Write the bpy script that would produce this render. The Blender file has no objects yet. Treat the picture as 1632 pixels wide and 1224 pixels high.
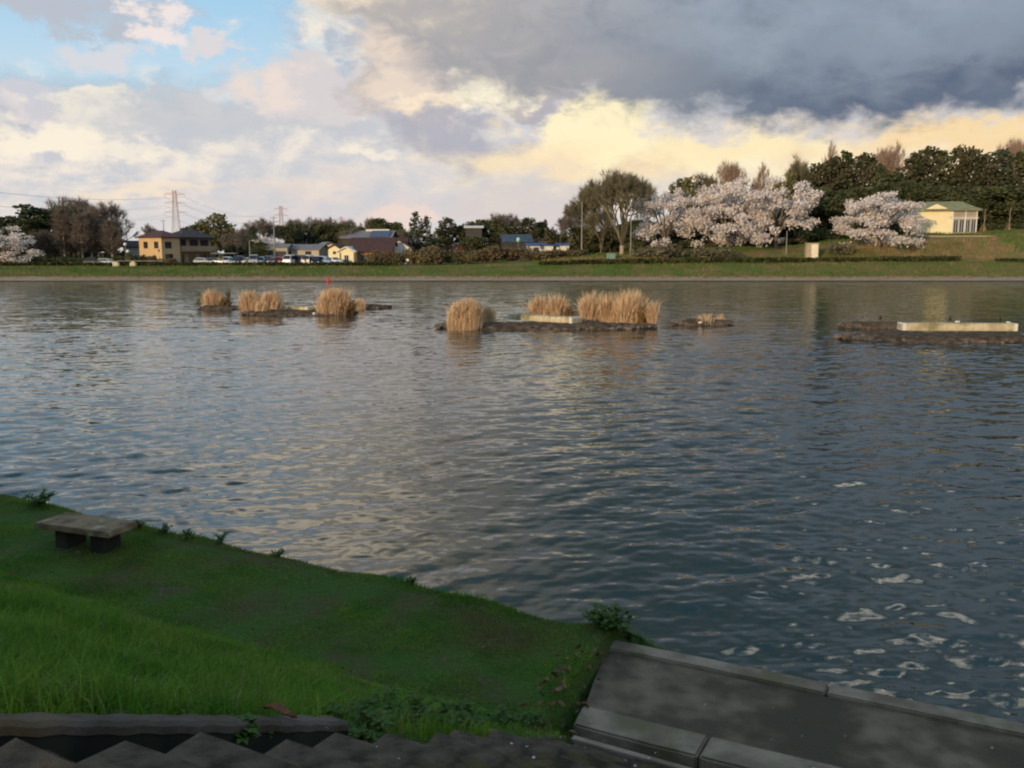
import bpy, bmesh, math, random
import numpy as np
from mathutils import Vector, Matrix
sc = bpy.context.scene
col = sc.collection
R = math.radians

# ---------------------------------------------------------------- camera, light, exposure
EYE = 4.8                      # metres above the water
F = 1400.0                     # focal length in photo pixels (1632 wide)
PITCH = R(8.5)
cam = bpy.data.cameras.new('camera'); cam.sensor_width = 36; cam.lens = F / 1632 * 36
cam.clip_start = 0.1; cam.clip_end = 9000
co = bpy.data.objects.new('camera', cam); col.objects.link(co)
co.location = (0, 0, EYE); co.rotation_euler = (R(90) - PITCH, 0, 0); sc.camera = co
sc.view_settings.view_transform = 'Standard'; sc.view_settings.look = 'None'
sc.view_settings.exposure = 0.06; sc.view_settings.gamma = 1.0
sc.cycles.use_denoising = True
sc.cycles.max_bounces = 5; sc.cycles.transparent_max_bounces = 4
sc.cycles.caustics_reflective = False; sc.cycles.caustics_refractive = False
sc.cycles.pixel_filter_type = 'BLACKMAN_HARRIS'; sc.cycles.filter_width = 2.1
sc.cycles.sample_clamp_indirect = 4

SUN_EL, SUN_AZ = R(9), R(-148)         # azimuth from +Y, clockwise: the sun is low on the left
sdir = Vector((math.sin(SUN_AZ) * math.cos(SUN_EL), math.cos(SUN_AZ) * math.cos(SUN_EL), math.sin(SUN_EL)))
sl = bpy.data.lights.new('sun', 'SUN'); sl.energy = 3.0; sl.angle = R(0.6); sl.color = (1.0, 0.74, 0.46)
so = bpy.data.objects.new('sun', sl); col.objects.link(so)
so.rotation_euler = sdir.to_track_quat('Z', 'Y').to_euler()

def lin(r, g, b):
    f = lambda c: ((c / 255) / 12.92 if c / 255 <= 0.04045 else (((c / 255) + 0.055) / 1.055) ** 2.4)
    return (f(r), f(g), f(b), 1.0)

def ray(px, py):
    u = (px - 816) / F; v = (py - 612) / F
    return Vector((u, math.cos(PITCH) - v * math.sin(PITCH), -math.sin(PITCH) - v * math.cos(PITCH)))
def at(px, py, D):
    """world point on the line of photo pixel (px, py) at distance y = D"""
    d = ray(px, py); k = D / d.y
    return Vector((d.x * k, D, EYE + d.z * k))
def on(px, py, z):
    d = ray(px, py); k = (z - EYE) / d.z
    return Vector((d.x * k, d.y * k, z))

# ---------------------------------------------------------------- sky
def build_world():
    w = bpy.data.worlds.new('World'); sc.world = w; w.use_nodes = True
    nt = w.node_tree; nt.nodes.clear(); NN = nt.nodes.new; LK = nt.links.new
    def put(sock, v):
        if isinstance(v, bpy.types.NodeSocket): LK(v, sock)
        else: sock.default_value = v
    def M(op, a, b=None, c=None, clamp=False):
        n = NN('ShaderNodeMath'); n.operation = op; n.use_clamp = clamp
        put(n.inputs[0], a)
        if b is not None: put(n.inputs[1], b)
        if c is not None: put(n.inputs[2], c)
        return n.outputs[0]
    def SS(x, a, b, lo=0.0, hi=1.0):
        n = NN('ShaderNodeMapRange'); n.interpolation_type = 'SMOOTHSTEP'
        put(n.inputs[0], x); n.inputs[1].default_value = a; n.inputs[2].default_value = b
        n.inputs[3].default_value = lo; n.inputs[4].default_value = hi
        return n.outputs[0]
    def MIX(f, a, b):
        n = NN('ShaderNodeMix'); n.data_type = 'RGBA'
        put(n.inputs[0], f); put(n.inputs[6], a); put(n.inputs[7], b)
        return n.outputs[2]
    tc = NN('ShaderNodeTexCoord'); sp = NN('ShaderNodeSeparateXYZ'); LK(tc.outputs['Generated'], sp.inputs[0])
    X, Y, Z = sp.outputs
    az = M('MULTIPLY', M('ARCTAN2', X, Y), 57.2958)
    el = M('MULTIPLY', M('ARCSINE', Z), 57.2958)
    def noise(sx, sy, detail, rough, off=(0, 0), dist=0.0):
        cb = NN('ShaderNodeCombineXYZ')
        LK(M('MULTIPLY_ADD', az, sx, off[0]), cb.inputs[0]); LK(M('MULTIPLY_ADD', el, sy, off[1]), cb.inputs[1])
        n = NN('ShaderNodeTexNoise'); n.noise_dimensions = '2D'; n.inputs['Scale'].default_value = 1
        n.inputs['Detail'].default_value = detail; n.inputs['Roughness'].default_value = rough
        n.inputs['Distortion'].default_value = dist
        LK(cb.outputs[0], n.inputs['Vector'])
        return M('SUBTRACT', n.outputs['Fac'], 0.5)
    big = noise(0.09, 0.16, 3, 0.5, (3.1, 8.2))
    mid = noise(0.30, 0.52, 6, 0.58, (11.0, 4.7), 0.3)
    mid2 = noise(0.30, 0.52, 6, 0.58, (11.0 + 0.30 * 0.9, 4.7 - 0.52 * 0.55), 0.3)   # shifted towards the sun: lit edges
    fine = noise(1.0, 1.6, 5, 0.6, (5.0, 1.0))
    wx = noise(0.22, 0.4, 5, 0.62, (31.0, 24.7)); wy = noise(0.22, 0.4, 5, 0.62, (71.0, 54.7))
    lit = M('MULTIPLY', M('SUBTRACT', mid, mid2), 3.2)
    azw = M('MULTIPLY_ADD', wx, 9.0, az); elw = M('MULTIPLY_ADD', wy, 5.0, el)
    def ae(px, py):
        d = ray(px, py).normalized()
        return math.degrees(math.atan2(d.x, d.y)), math.degrees(math.asin(d.z))
    # clear sky
    sky = NN('ShaderNodeTexSky'); sky.sky_type = 'NISHITA'; sky.sun_disc = False
    sky.sun_elevation = SUN_EL; sky.sun_rotation = SUN_AZ; sky.air_density = 1.0; sky.dust_density = 0.6; sky.ozone_density = 2.0
    g = NN('ShaderNodeMix'); g.data_type = 'RGBA'; g.blend_type = 'MULTIPLY'; g.inputs[0].default_value = 1
    LK(sky.outputs[0], g.inputs[6]); g.inputs[7].default_value = (0.085, 0.085, 0.085, 1)
    c = MIX(0.72, g.outputs[2], MIX(SS(el, 4, 24), lin(196, 214, 226), lin(138, 186, 222)))
    def layer(c, mask, colr, op=1.0):
        return MIX(M('MULTIPLY', mask, op, clamp=True), c, colr)
    def shade(base, lo, hi, amt=1.0):       # cloud colour with lit and shaded sides
        f = M('MULTIPLY_ADD', lit, amt, M('MULTIPLY_ADD', fine, 0.35, 0.5), clamp=True)
        return MIX(f, lo, hi)
    def blob(c, px, py, rx, ry, colr, op=1.0, soft=0.5, rot=0.0, amp=1.05, raw=False):
        a0, e0 = (px, py) if raw else ae(px, py)
        k = 1.0 if raw else 0.0388
        if not raw and isinstance(rx, (int, float)): rx *= k; ry *= k
        A = M('SUBTRACT', azw, a0); E = M('SUBTRACT', elw, e0)
        cr, sr = math.cos(R(rot)), math.sin(R(rot))
        A2 = M('ADD', M('MULTIPLY', A, cr / rx), M('MULTIPLY', E, sr / rx))
        E2 = M('ADD', M('MULTIPLY', A, -sr / ry), M('MULTIPLY', E, cr / ry))
        q = M('SQRT', M('ADD', M('MULTIPLY', A2, A2), M('MULTIPLY', E2, E2)))
        q = M('MULTIPLY_ADD', mid, -amp, q)
        return layer(c, SS(q, 1 + soft, 1 - soft), colr, op)
    # scattered cumulus all round, thicker low down
    base_l = lin(187, 190, 198); base_h = lin(244, 232, 216)
    cum = shade(None, base_l, base_h, 1.2)
    cov = M('ADD', M('MULTIPLY_ADD', big, 1.6, mid), SS(el, 50, 8, -0.22, 0.18))
    c = layer(c, SS(cov, -0.02, 0.16), cum, 0.92)
    # keep the upper left clear
    def area(a0, a1, e0, e1, s=4):
        return M('MULTIPLY', M('MULTIPLY', SS(azw, a0 - s, a0 + s), SS(azw, a1 + s, a1 - s)),
                 M('MULTIPLY', SS(elw, e0 - s * .5, e0 + s * .5), SS(elw, e1 + s * .5, e1 - s * .5)))
    blue = MIX(SS(el, 7, 16), lin(200, 220, 232), lin(160, 203, 232))
    blue = MIX(SS(el, 15, 24), blue, lin(178, 208, 232))
    c = layer(c, area(-75, -13, 9.5, 34, 3), blue, 1.0)
    c = layer(c, M('MULTIPLY', SS(cov, .02, .2), SS(el, 17, 21)), lin(226, 222, 224), .8)
    # low bright sheet of cloud
    def curve(pts, ys):
        n = NN('ShaderNodeFloatCurve'); cu = n.mapping.curves[0]
        n.inputs[0].default_value = 1
        LK(SS_lin(az, -40, 40), n.inputs[1])
        P = [((p + 40) / 80, y) for p, y in zip(pts, ys)]
        while len(cu.points) < len(P): cu.points.new(0.5, 0.5)
        for q, (x, y) in zip(cu.points, P): q.location = (x, y)
        n.mapping.update()
        return n.outputs[0]
    def SS_lin(x, a, b):
        n = NN('ShaderNodeMapRange'); LK(x, n.inputs[0]); n.inputs[1].default_value = a; n.inputs[2].default_value = b
        return n.outputs[0]
    edge = M('MULTIPLY', curve([-40, -28, -20, -10, 0, 12, 40], [.30, .34, .40, .50, .60, .62, .60]), 20.0)
    dlow = M('SUBTRACT', edge, M('MULTIPLY_ADD', mid, 4.5, M('MULTIPLY_ADD', wy, 3.0, el)))
    c = layer(c, SS(dlow, -0.3, 1.1), MIX(SS(dlow, 0.0, 7.5), shade(None, lin(198, 200, 207), lin(238, 228, 216), 1.0),
                                         shade(None, lin(202, 204, 209), lin(228, 217, 209), 0.5)), 0.97)
    warm = lin(247, 236, 216); lav = lin(194, 197, 203); cream = lin(238, 219, 200); grey = lin(172, 172, 184)
    for b in [
        (60, 8, 170, 26, lin(184, 188, 197), .9, .4), (240, 46, 42, 22, lin(238, 226, 222), .95, .4),
        (148, 82, 46, 22, lin(216, 214, 218), .85, .5), (335, 70, 42, 13, lin(226, 214, 212), .8, .5),
        (40, 160, 50, 22, lin(212, 206, 212), .7, .5),
        (62, 216, 66, 32, warm, .95, .35), (160, 178, 52, 30, warm, .9, .4), (150, 238, 130, 14, warm, .7, .5),
        (330, 190, 170, 34, lav, .85, .45), (520, 196, 90, 20, lav, .8, .5),
        (480, 140, 110, 52, lin(214, 207, 208), .95, .35), (425, 138, 46, 30, lin(236, 220, 208), .8, .6),
        (660, 100, 95, 90, lin(198, 188, 184), .95, .3), (640, 62, 66, 34, cream, .8, .6), (655, 150, 50, 26, cream, .75, .6),
        (790, 148, 66, 42, lin(255, 244, 216), .95, .3), (690, 170, 40, 20, lin(252, 232, 202), .8, .4),
        (730, 226, 120, 44, grey, .85, .4, -12), (590, 240, 26, 10, warm, .7, .6),
        (230, 296, 110, 13, lin(246, 226, 200), .7, .6), (480, 302, 90, 16, lin(232, 214, 202), .6, .7),
        (600, 335, 280, 26, lin(208, 203, 206), .6, .7), (660, 352, 90, 14, lin(240, 214, 200), .7, .6),
        (1240, 258, 440, 54, MIX(M('MULTIPLY_ADD', mid, 3.0, .5, clamp=True), lin(240, 214, 176), lin(252, 238, 203)), .95, .6), (1120, 235, 220, 26, lin(252, 234, 186), .7, .5),
        (950, 205, 92, 58, lin(254, 240, 198), .95, .35), (860, 250, 90, 30, lin(250, 226, 186), .7, .5),
        (1560, 222, 150, 22, lin(246, 214, 162), .8, .5), (860, 330, 150, 30, lin(214, 204, 200), .75, .6),
        (840, 172, 60, 18, lin(168, 163, 172), .75, .5),
    ]:
        c = blob(c, *b)
    # the heavy dark cloud, upper right
    ed = M('MULTIPLY', curve([-40, -16.5, -12, -7.5, -4, -1, 4, 9, 14, 19, 23, 27, 31, 40],
                             [.99, .99, .70, .62, .52, .47, .44, .42, .39, .365, .345, .37, .40, .42]), 20.0)
    dd = M('SUBTRACT', M('MULTIPLY_ADD', mid, 3.6, M('MULTIPLY_ADD', wy, 2.6, el)), ed)
    side = SS(az, 120, 70)
    left = SS(M('MULTIPLY_ADD', wx, 16, az), -16, -9)
    topf = SS(M('MULTIPLY_ADD', big, 14, el), 34, 24)
    dk = MIX(SS(dd, 0.2, 6.5), lin(118, 129, 144), lin(144, 157, 172))
    dk = MIX(M('MULTIPLY', SS(az, 8, 20), SS(dd, 4.2, .8)), dk, lin(86, 99, 122))
    dk = MIX(SS(az, 16, -4), dk, lin(180, 175, 174))
    dk = MIX(M('MULTIPLY_ADD', mid, 1.3, 0.22, clamp=True), dk, lin(114, 127, 144))
    dk = MIX(M('MULTIPLY', SS(M('MULTIPLY_ADD', wx, .8, big), 0.0, 0.4), SS(dd, 1.5, 5, 0, .6)), dk, lin(156, 166, 182))
    dmask = M('MULTIPLY', M('MULTIPLY', SS(dd, -0.6, 1.3), side), M('MULTIPLY', left, topf))
    c = layer(c, dmask, dk, 0.98)
    # above the frame: what the water mirrors
    for b in [(-8, 26, 10, 9, lin(250, 232, 204), .92, .6, 0, 1.8, True), (-14, 24.5, 8, 5.5, (2.3, 1.95, 1.5, 1), .9, .5, 0, 2.2, True), (-12, 17.5, 5, 2.5, lin(240, 222, 200), .7, .6, 0, 1.8, True),
              (10, 28, 13, 9, lin(98, 112, 116), .75, .6, 0, 1.4, True)]:
        c = blob(c, *b)
    # a bright break in the cloud high on the right
    A = M('DIVIDE', M('SUBTRACT', azw, 27.5), 6.0); E = M('DIVIDE', M('SUBTRACT', elw, 36.0), 7.0)
    q = M('SQRT', M('ADD', M('MULTIPLY', A, A), M('MULTIPLY', E, E)))
    spk = noise(2.0, 2.4, 2, .5, (9.0, 2.0))
    c = MIX(M('MULTIPLY', SS(M('MULTIPLY_ADD', mid, -1.8, q), 1.25, 0.3), SS(spk, .07, .15)), c, (16.0, 14.6, 11.8, 1))
    bg = NN('ShaderNodeBackground'); LK(c, bg.inputs[0]); bg.inputs[1].default_value = 1.0
    out = NN('ShaderNodeOutputWorld'); LK(bg.outputs[0], out.inputs[0])
build_world()

# ---------------------------------------------------------------- helpers
def tag(o, label=None, cat=None, group=None, kind=None):
    if label: o['label'] = label
    if cat: o['category'] = cat
    if group: o['group'] = group
    if kind: o['kind'] = kind
    return o
def empty(name, loc, rz=0.0, label=None, cat=None, group=None, scale=None):
    o = bpy.data.objects.new(name, None); col.objects.link(o); o.location = loc; o.rotation_euler = (0, 0, rz)
    o.empty_display_size = 0.2
    if scale is not None: o.scale = scale
    return tag(o, label, cat, group)

def material(name, c1, c2=None, scale=1.0, rough=0.85, island=0.0, bump=0.0, bscale=20.0, c3=None, scale3=0.2, spec=0.3,
             stretch=None, lo=0.35, hi=0.65, trans=0.0, metal=0.0):
    m = bpy.data.materials.new(name); m.use_nodes = True; nt = m.node_tree
    b = nt.nodes['Principled BSDF']; b.inputs['Roughness'].default_value = rough
    b.inputs['Specular IOR Level'].default_value = spec; b.inputs['Metallic'].default_value = metal
    NN = nt.nodes.new; LK = nt.links.new
    tc = NN('ShaderNodeTexCoord'); mp = NN('ShaderNodeMapping'); LK(tc.outputs['Object'], mp.inputs[0])
    if stretch: mp.inputs['Scale'].default_value = stretch
    def ns(s, d=5):
        n = NN('ShaderNodeTexNoise'); n.inputs['Scale'].default_value = s; n.inputs['Detail'].default_value = d
        LK(mp.outputs[0], n.inputs['Vector']); return n.outputs['Fac']
    def rng(x, a, bb):
        n = NN('ShaderNodeMapRange'); n.interpolation_type = 'SMOOTHSTEP'; LK(x, n.inputs[0])
        n.inputs[1].default_value = a; n.inputs[2].default_value = bb; return n.outputs[0]
    def mix(f, a, bb):
        n = NN('ShaderNodeMix'); n.data_type = 'RGBA'; LK(f, n.inputs[0])
        for s, v in ((n.inputs[6], a), (n.inputs[7], bb)):
            if isinstance(v, bpy.types.NodeSocket): LK(v, s)
            else: s.default_value = v
        return n.outputs[2]
    out = c1
    if c2 is not None: out = mix(rng(ns(scale), lo, hi), c1, c2)
    if c3 is not None: out = mix(rng(ns(scale3, 6), 0.5, 0.68), out, c3)
    if island:
        g = NN('ShaderNodeNewGeometry')
        hsv = NN('ShaderNodeHueSaturation')
        mr = NN('ShaderNodeMapRange'); LK(g.outputs['Random Per Island'], mr.inputs[0])
        mr.inputs[3].default_value = 1 - island; mr.inputs[4].default_value = 1 + island
        LK(mr.outputs[0], hsv.inputs['Value'])
        if isinstance(out, bpy.types.NodeSocket): LK(out, hsv.inputs['Color'])
        else: hsv.inputs['Color'].default_value = out
        out = hsv.outputs[0]
    if isinstance(out, bpy.types.NodeSocket): LK(out, b.inputs['Base Color'])
    else: b.inputs['Base Color'].default_value = out
    if bump:
        bp = NN('ShaderNodeBump'); bp.inputs['Strength'].default_value = 1.0; bp.inputs['Distance'].default_value = bump
        LK(ns(bscale, 8), bp.inputs['Height']); LK(bp.outputs[0], b.inputs['Normal'])
    if trans:
        t = NN('ShaderNodeBsdfTranslucent'); ms = NN('ShaderNodeMixShader'); ms.inputs[0].default_value = trans
        if isinstance(out, bpy.types.NodeSocket): LK(out, t.inputs[0])
        else: t.inputs[0].default_value = out
        LK(b.outputs[0], ms.inputs[1]); LK(t.outputs[0], ms.inputs[2]); LK(ms.outputs[0], nt.nodes['Material Output'].inputs[0])
    return m

def np_mesh(name, V, faces_n, idx, mat_, smooth=False):
    """V (n,3); faces all with faces_n corners; idx flat"""
    me = bpy.data.meshes.new(name)
    V = np.ascontiguousarray(V, dtype=np.float32); idx = np.ascontiguousarray(idx, dtype=np.int32).ravel()
    nf = len(idx) // faces_n
    me.vertices.add(len(V)); me.vertices.foreach_set('co', V.ravel())
    me.loops.add(len(idx)); me.loops.foreach_set('vertex_index', idx)
    me.polygons.add(nf); me.polygons.foreach_set('loop_start', np.arange(nf, dtype=np.int32) * faces_n)
    me.polygons.foreach_set('use_smooth', np.full(nf, smooth))
    me.update(calc_edges=True); me.validate()
    if mat_: me.materials.append(mat_)
    return me
def link(name, me, parent=None, loc=None):
    o = bpy.data.objects.new(name, me); col.objects.link(o)
    if parent: o.parent = parent
    if loc is not None: o.location = loc
    return o

class MB:
    """collects simple solids and links them as one mesh object"""
    def __init__(s): s.v = []; s.f = []; s.sm = []
    def add(s, v, f, smooth=False):
        n = len(s.v); s.v += [tuple(p) for p in v]; s.f += [tuple(i + n for i in q) for q in f]; s.sm += [smooth] * len(f); return s
    def box(s, x0, x1, y0, y1, z0, z1, b=0.0):
        if b <= 0:
            v = [(x, y, z) for z in (z0, z1) for y in (y0, y1) for x in (x0, x1)]
            return s.add(v, [(0, 2, 3, 1), (4, 5, 7, 6), (0, 1, 5, 4), (2, 6, 7, 3), (0, 4, 6, 2), (1, 3, 7, 5)])
        bm = bmesh.new(); bmesh.ops.create_cube(bm, size=1)
        for q in bm.verts: q.co = Vector(((x0 + x1) / 2 + q.co.x * (x1 - x0), (y0 + y1) / 2 + q.co.y * (y1 - y0), (z0 + z1) / 2 + q.co.z * (z1 - z0)))
        bmesh.ops.bevel(bm, geom=bm.edges[:], offset=b, segments=2, affect='EDGES')
        s.add([q.co.copy() for q in bm.verts], [[q.index for q in f.verts] for f in bm.faces]); bm.free(); return s
    def tube(s, p0, p1, r0, r1=None, n=8, caps=True):
        p0, p1 = Vector(p0), Vector(p1); r1 = r0 if r1 is None else r1
        d = (p1 - p0).normalized(); a = d.orthogonal().normalized(); b = d.cross(a)
        v = []
        for p, r in ((p0, r0), (p1, r1)):
            for k in range(n):
                t = 2 * math.pi * k / n; v.append(p + (a * math.cos(t) + b * math.sin(t)) * r)
        f = [(k, (k + 1) % n, n + (k + 1) % n, n + k) for k in range(n)]
        s.add(v, f, True)
        if caps: s.add(v[:n], [tuple(range(n))[::-1]]); s.add(v[n:], [tuple(range(n))])
        return s
    def prism(s, pts, y0, y1, axis='y'):
        """pts: (a, z) outline; extruded along axis"""
        n = len(pts)
        mk = (lambda a, z, t: (a, t, z)) if axis == 'y' else (lambda a, z, t: (t, a, z))
        v = [mk(a, z, y0) for a, z in pts] + [mk(a, z, y1) for a, z in pts]
        f = [(k, (k + 1) % n, n + (k + 1) % n, n + k) for k in range(n)] + [tuple(range(n))[::-1], tuple(range(n, 2 * n))]
        return s.add(v, f)
    def sphere(s, c, r, n=10, m=7, sc_=(1, 1, 1)):
        v = [(c[0], c[1], c[2] - r * sc_[2])]
        for i in range(1, m):
            ph = -math.pi / 2 + math.pi * i / m
            for k in range(n):
                t = 2 * math.pi * k / n
                v.append((c[0] + r * sc_[0] * math.cos(ph) * math.cos(t), c[1] + r * sc_[1] * math.cos(ph) * math.sin(t), c[2] + r * sc_[2] * math.sin(ph)))
        v.append((c[0], c[1], c[2] + r * sc_[2])); L = len(v) - 1
        f = [(0, 1 + (k + 1) % n, 1 + k) for k in range(n)]
        for i in range(m - 2):
            a = 1 + i * n
            f += [(a + k, a + (k + 1) % n, a + n + (k + 1) % n, a + n + k) for k in range(n)]
        a = 1 + (m - 2) * n
        f += [(a + k, a + (k + 1) % n, L) for k in range(n)]
        return s.add(v, f, True)
    def build(s, name, mat_, parent=None, loc=None):
        me = bpy.data.meshes.new(name); me.from_pydata([tuple(p) for p in s.v], [], s.f); me.materials.append(mat_)
        me.polygons.foreach_set('use_smooth', s.sm)
        bm = bmesh.new(); bm.from_mesh(me); bmesh.ops.recalc_face_normals(bm, faces=bm.faces); bm.to_mesh(me); bm.free()
        me.update()
        return link(name, me, parent, loc)

rs = np.random.RandomState(7)
def vnoise(x, y, seed=0):
    """smooth value noise, roughly -1..1"""
    x = np.asarray(x, float); y = np.asarray(y, float)
    xi = np.floor(x).astype(np.int64); yi = np.floor(y).astype(np.int64); fx = x - xi; fy = y - yi
    def h(a, b):
        q = (a * 374761393 + b * 668265263 + seed * 1442695041) & 0x7fffffff
        q = ((q ^ (q >> 13)) * 1274126177) & 0x7fffffff
        return ((q ^ (q >> 16)) & 0xffff) / 32767.5 - 1
    fx = fx * fx * (3 - 2 * fx); fy = fy * fy * (3 - 2 * fy)
    return (h(xi, yi) * (1 - fx) + h(xi + 1, yi) * fx) * (1 - fy) + (h(xi, yi + 1) * (1 - fx) + h(xi + 1, yi + 1) * fx) * fy
def fbm(x, y, o=4, seed=0):
    r = 0; a = 1; t = 0
    for k in range(o): r = r + a * vnoise(x * 2 ** k, y * 2 ** k, seed + k * 17); t += a; a *= .5
    return r / t
def sstep(x, a, b):
    t = np.clip((np.asarray(x, float) - a) / (b - a), 0, 1); return t * t * (3 - 2 * t)

# ---------------------------------------------------------------- the ground: near bank, lake bed, far bank and hillside in one sheet
SA = R(28); SO = (1.03, 9.18); SD = (math.cos(SA), -math.sin(SA)); SN = (math.sin(SA), math.cos(SA))
def st(x, y):
    rx, ry = np.asarray(x, float) - SO[0], np.asarray(y, float) - SO[1]
    return rx * SD[0] + ry * SD[1], rx * SN[0] + ry * SN[1]
def xy(s, t): return (SO[0] + s * SD[0] + t * SN[0], SO[1] + s * SD[1] + t * SN[1])
FARY = 150.5
XP = [-200, -40, -10, 10, 25, 55, 80, 105, 160, 300]
HB = [2.3, 2.3, 2.6, 3.8, 4.9, 5.9, 8.4, 9.2, 11, 12]      # height of the ground some way back from the bank
BT = [2.2, 2.2, 2.2, 2.4, 2.6, 2.9, 3.0, 3.1, 3.2, 3.2]    # height of the bank top
def ground_z(x, y):
    x = np.asarray(x, float); y = np.asarray(y, float)
    s, t = st(x, y)
    # near bank: a berm by the water, then the slope the steps climb
    edge = 0.06 * np.sin(s * 1.7) + 0.05 * np.sin(s * 4.1 + 1)
    tt = t - edge
    berm = 0.78 - 0.05 * np.clip(-t, 0, 3) * 0 + 0.06 * fbm(x * .8, y * .8, 3, 5)
    slope = 0.5 * np.clip(-2.3 - t, 0, 5.0)
    z = berm + slope + 0.05 * np.minimum(slope, 1) * fbm(x * 1.5, y * 1.5, 2, 9)
    # the ground under the concrete landing and steps is lower
    lim = np.where(t > -5.0, .62, .34)
    inst = np.where(t > -2.25, sstep(s, .30, .42), sstep(s, lim, lim + .1))
    under = np.where(t > -2.2, 0.28, 0.22 + 0.5 * np.clip(-2.3 - t, 0, 5.0))
    land = sstep(s + 0.07 * t, 0.10, 0.22) * (t > -2.25) * (t < .0)
    z = z * (1 - inst) + under * inst
    z = np.where((t > -2.25) & (s > 0.1), np.minimum(z, 0.8 * (1 - land) + 0.3 * land), z)
    ridge = (0.74 - .10 * sstep(s, .3, 1.1)) * sstep(s, 1.25, .85) * sstep(t, -.06, -.02)
    z = np.where((s > .2) & (t > -.08), np.maximum(z, ridge), z)
    drop = sstep(tt, -0.10 + .0 * s, 0.45)
    drop = np.where((s > .8) & (t > -.1), np.maximum(drop, sstep(s, .9, 1.3) * sstep(t, -0.08, -0.02)), drop)
    z = z * (1 - drop) + (-1.2) * drop
    # far bank
    w = y - FARY - 0.6 * fbm(x * .05, x * 0 + 3, 3, 2)
    bt = np.interp(x, XP, BT); hb = np.interp(x, XP, HB)
    prof = np.interp(w, [-6, 0, 2.5, 3.2, 11, 14], [-1.2, 0.0, 0.55, 0.75, 1.0, 1.0])
    up = np.where(w > 3.2, 0.75 + (bt - 0.75) * sstep(w, 2.5, 12.5), prof)
    up = up + (hb - bt) * sstep(w, 13, 29) + 0.10 * fbm(x * .3, y * .3, 3, 21) * sstep(w, 2, 6)
    up = up + 0.35 * fbm(x * .09, y * .09, 3, 22) * sstep(w, 14, 22) * sstep(x, 5, 20)
    far = w > -6
    return np.where(far, up, z)

def grid_mesh(name, xs, ys, zf, mat_):
    Xg, Yg = np.meshgrid(xs, ys); Z = zf(Xg, Yg)
    V = np.stack([Xg.ravel(), Yg.ravel(), Z.ravel()], 1); nx = len(xs)
    i = (np.arange(len(ys) - 1)[:, None] * nx + np.arange(nx - 1)[None]).ravel()
    return np_mesh(name, V, 4, np.stack([i, i + 1, i + 1 + nx, i + nx], 1), mat_, True)

def ground_material():
    m = bpy.data.materials.new('ground'); m.use_nodes = True; nt = m.node_tree; b = nt.nodes['Principled BSDF']
    b.inputs['Roughness'].default_value = 0.95; b.inputs['Specular IOR Level'].default_value = 0.1
    NN = nt.nodes.new; LK = nt.links.new
    g = NN('ShaderNodeNewGeometry'); sp = NN('ShaderNodeSeparateXYZ'); LK(g.outputs['Position'], sp.inputs[0])
    def ns(s, d=5, st_=(1, 1, 1)):
        mp = NN('ShaderNodeMapping'); LK(g.outputs['Position'], mp.inputs[0]); mp.inputs['Scale'].default_value = st_
        n = NN('ShaderNodeTexNoise'); n.inputs['Scale'].default_value = s; n.inputs['Detail'].default_value = d
        LK(mp.outputs[0], n.inputs['Vector']); return n.outputs['Fac']
    def M(op, a, bb):
        n = NN('ShaderNodeMath'); n.operation = op
        for s_, v in zip(n.inputs, (a, bb)):
            if isinstance(v, bpy.types.NodeSocket): LK(v, s_)
            else: s_.default_value = v
        return n.outputs[0]
    def SS(x, a, bb):
        n = NN('ShaderNodeMapRange'); n.interpolation_type = 'SMOOTHSTEP'; LK(x, n.inputs[0])
        n.inputs[1].default_value = a; n.inputs[2].default_value = bb; return n.outputs[0]
    def mix(f, a, bb):
        n = NN('ShaderNodeMix'); n.data_type = 'RGBA'
        for s_, v in ((n.inputs[0], f), (n.inputs[6], a), (n.inputs[7], bb)):
            if isinstance(v, bpy.types.NodeSocket): LK(v, s_)
            else: s_.default_value = v
        return n.outputs[2]
    n1 = ns(.25, 6); n2 = ns(1.3, 6); n3 = ns(9, 6)
    green = mix(SS(n2, .35, .65), (.10, .155, .030, 1), (.155, .175, .05, 1))
    dry = mix(SS(n2, .35, .65), (.25, .17, .075, 1), (.16, .13, .055, 1))
    far = mix(SS(n1, .42, .60), green, dry)
    # the right hand hillside is drier
    far = mix(M('MULTIPLY', SS(sp.outputs[0], 5, 60), SS(M('ADD', n1, M('MULTIPLY', n2, .5)), .55, .85)), far, dry)
    # pebbles and dead stalks along the waterline
    zz = M('ADD', sp.outputs[2], M('MULTIPLY', M('SUBTRACT', n2, .5), 1.3))
    peb = mix(SS(n3, .35, .65), (.24, .165, .11, 1), (.44, .34, .24, 1))
    far = mix(SS(zz, 1.15, .85), far, dry)
    far = mix(SS(zz, .76, .50), far, peb)
    far = mix(SS(sp.outputs[2], .14, .04), far, (.03, .028, .022, 1))
    near = mix(SS(n2, .4, .65), (.050, .100, .018, 1), (.080, .070, .030, 1))
    c = mix(SS(sp.outputs[1], 60, 90), near, far)
    c = mix(SS(sp.outputs[2], -.05, -.25), c, (.02, .025, .02, 1))
    LK(c, b.inputs['Base Color'])
    bp = NN('ShaderNodeBump'); bp.inputs['Distance'].default_value = .06; LK(n3, bp.inputs['Height']); LK(bp.outputs[0], b.inputs['Normal'])
    return m
xs = np.unique(np.concatenate([np.linspace(-3500, -300, 12), np.linspace(-300, -120, 40), np.linspace(-120, -14, 130), np.arange(-14, 9, .09),
                               np.linspace(9, 130, 150), np.linspace(130, 300, 40), np.linspace(300, 3500, 12)]))
ys = np.unique(np.concatenate([np.linspace(-900, -20, 8), np.linspace(-20, 0, 18), np.arange(0, 17, .09), np.linspace(17, 140, 20), np.arange(140, 185, .55),
                               np.linspace(185, 260, 40), np.linspace(260, 7500, 25)]))
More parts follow.
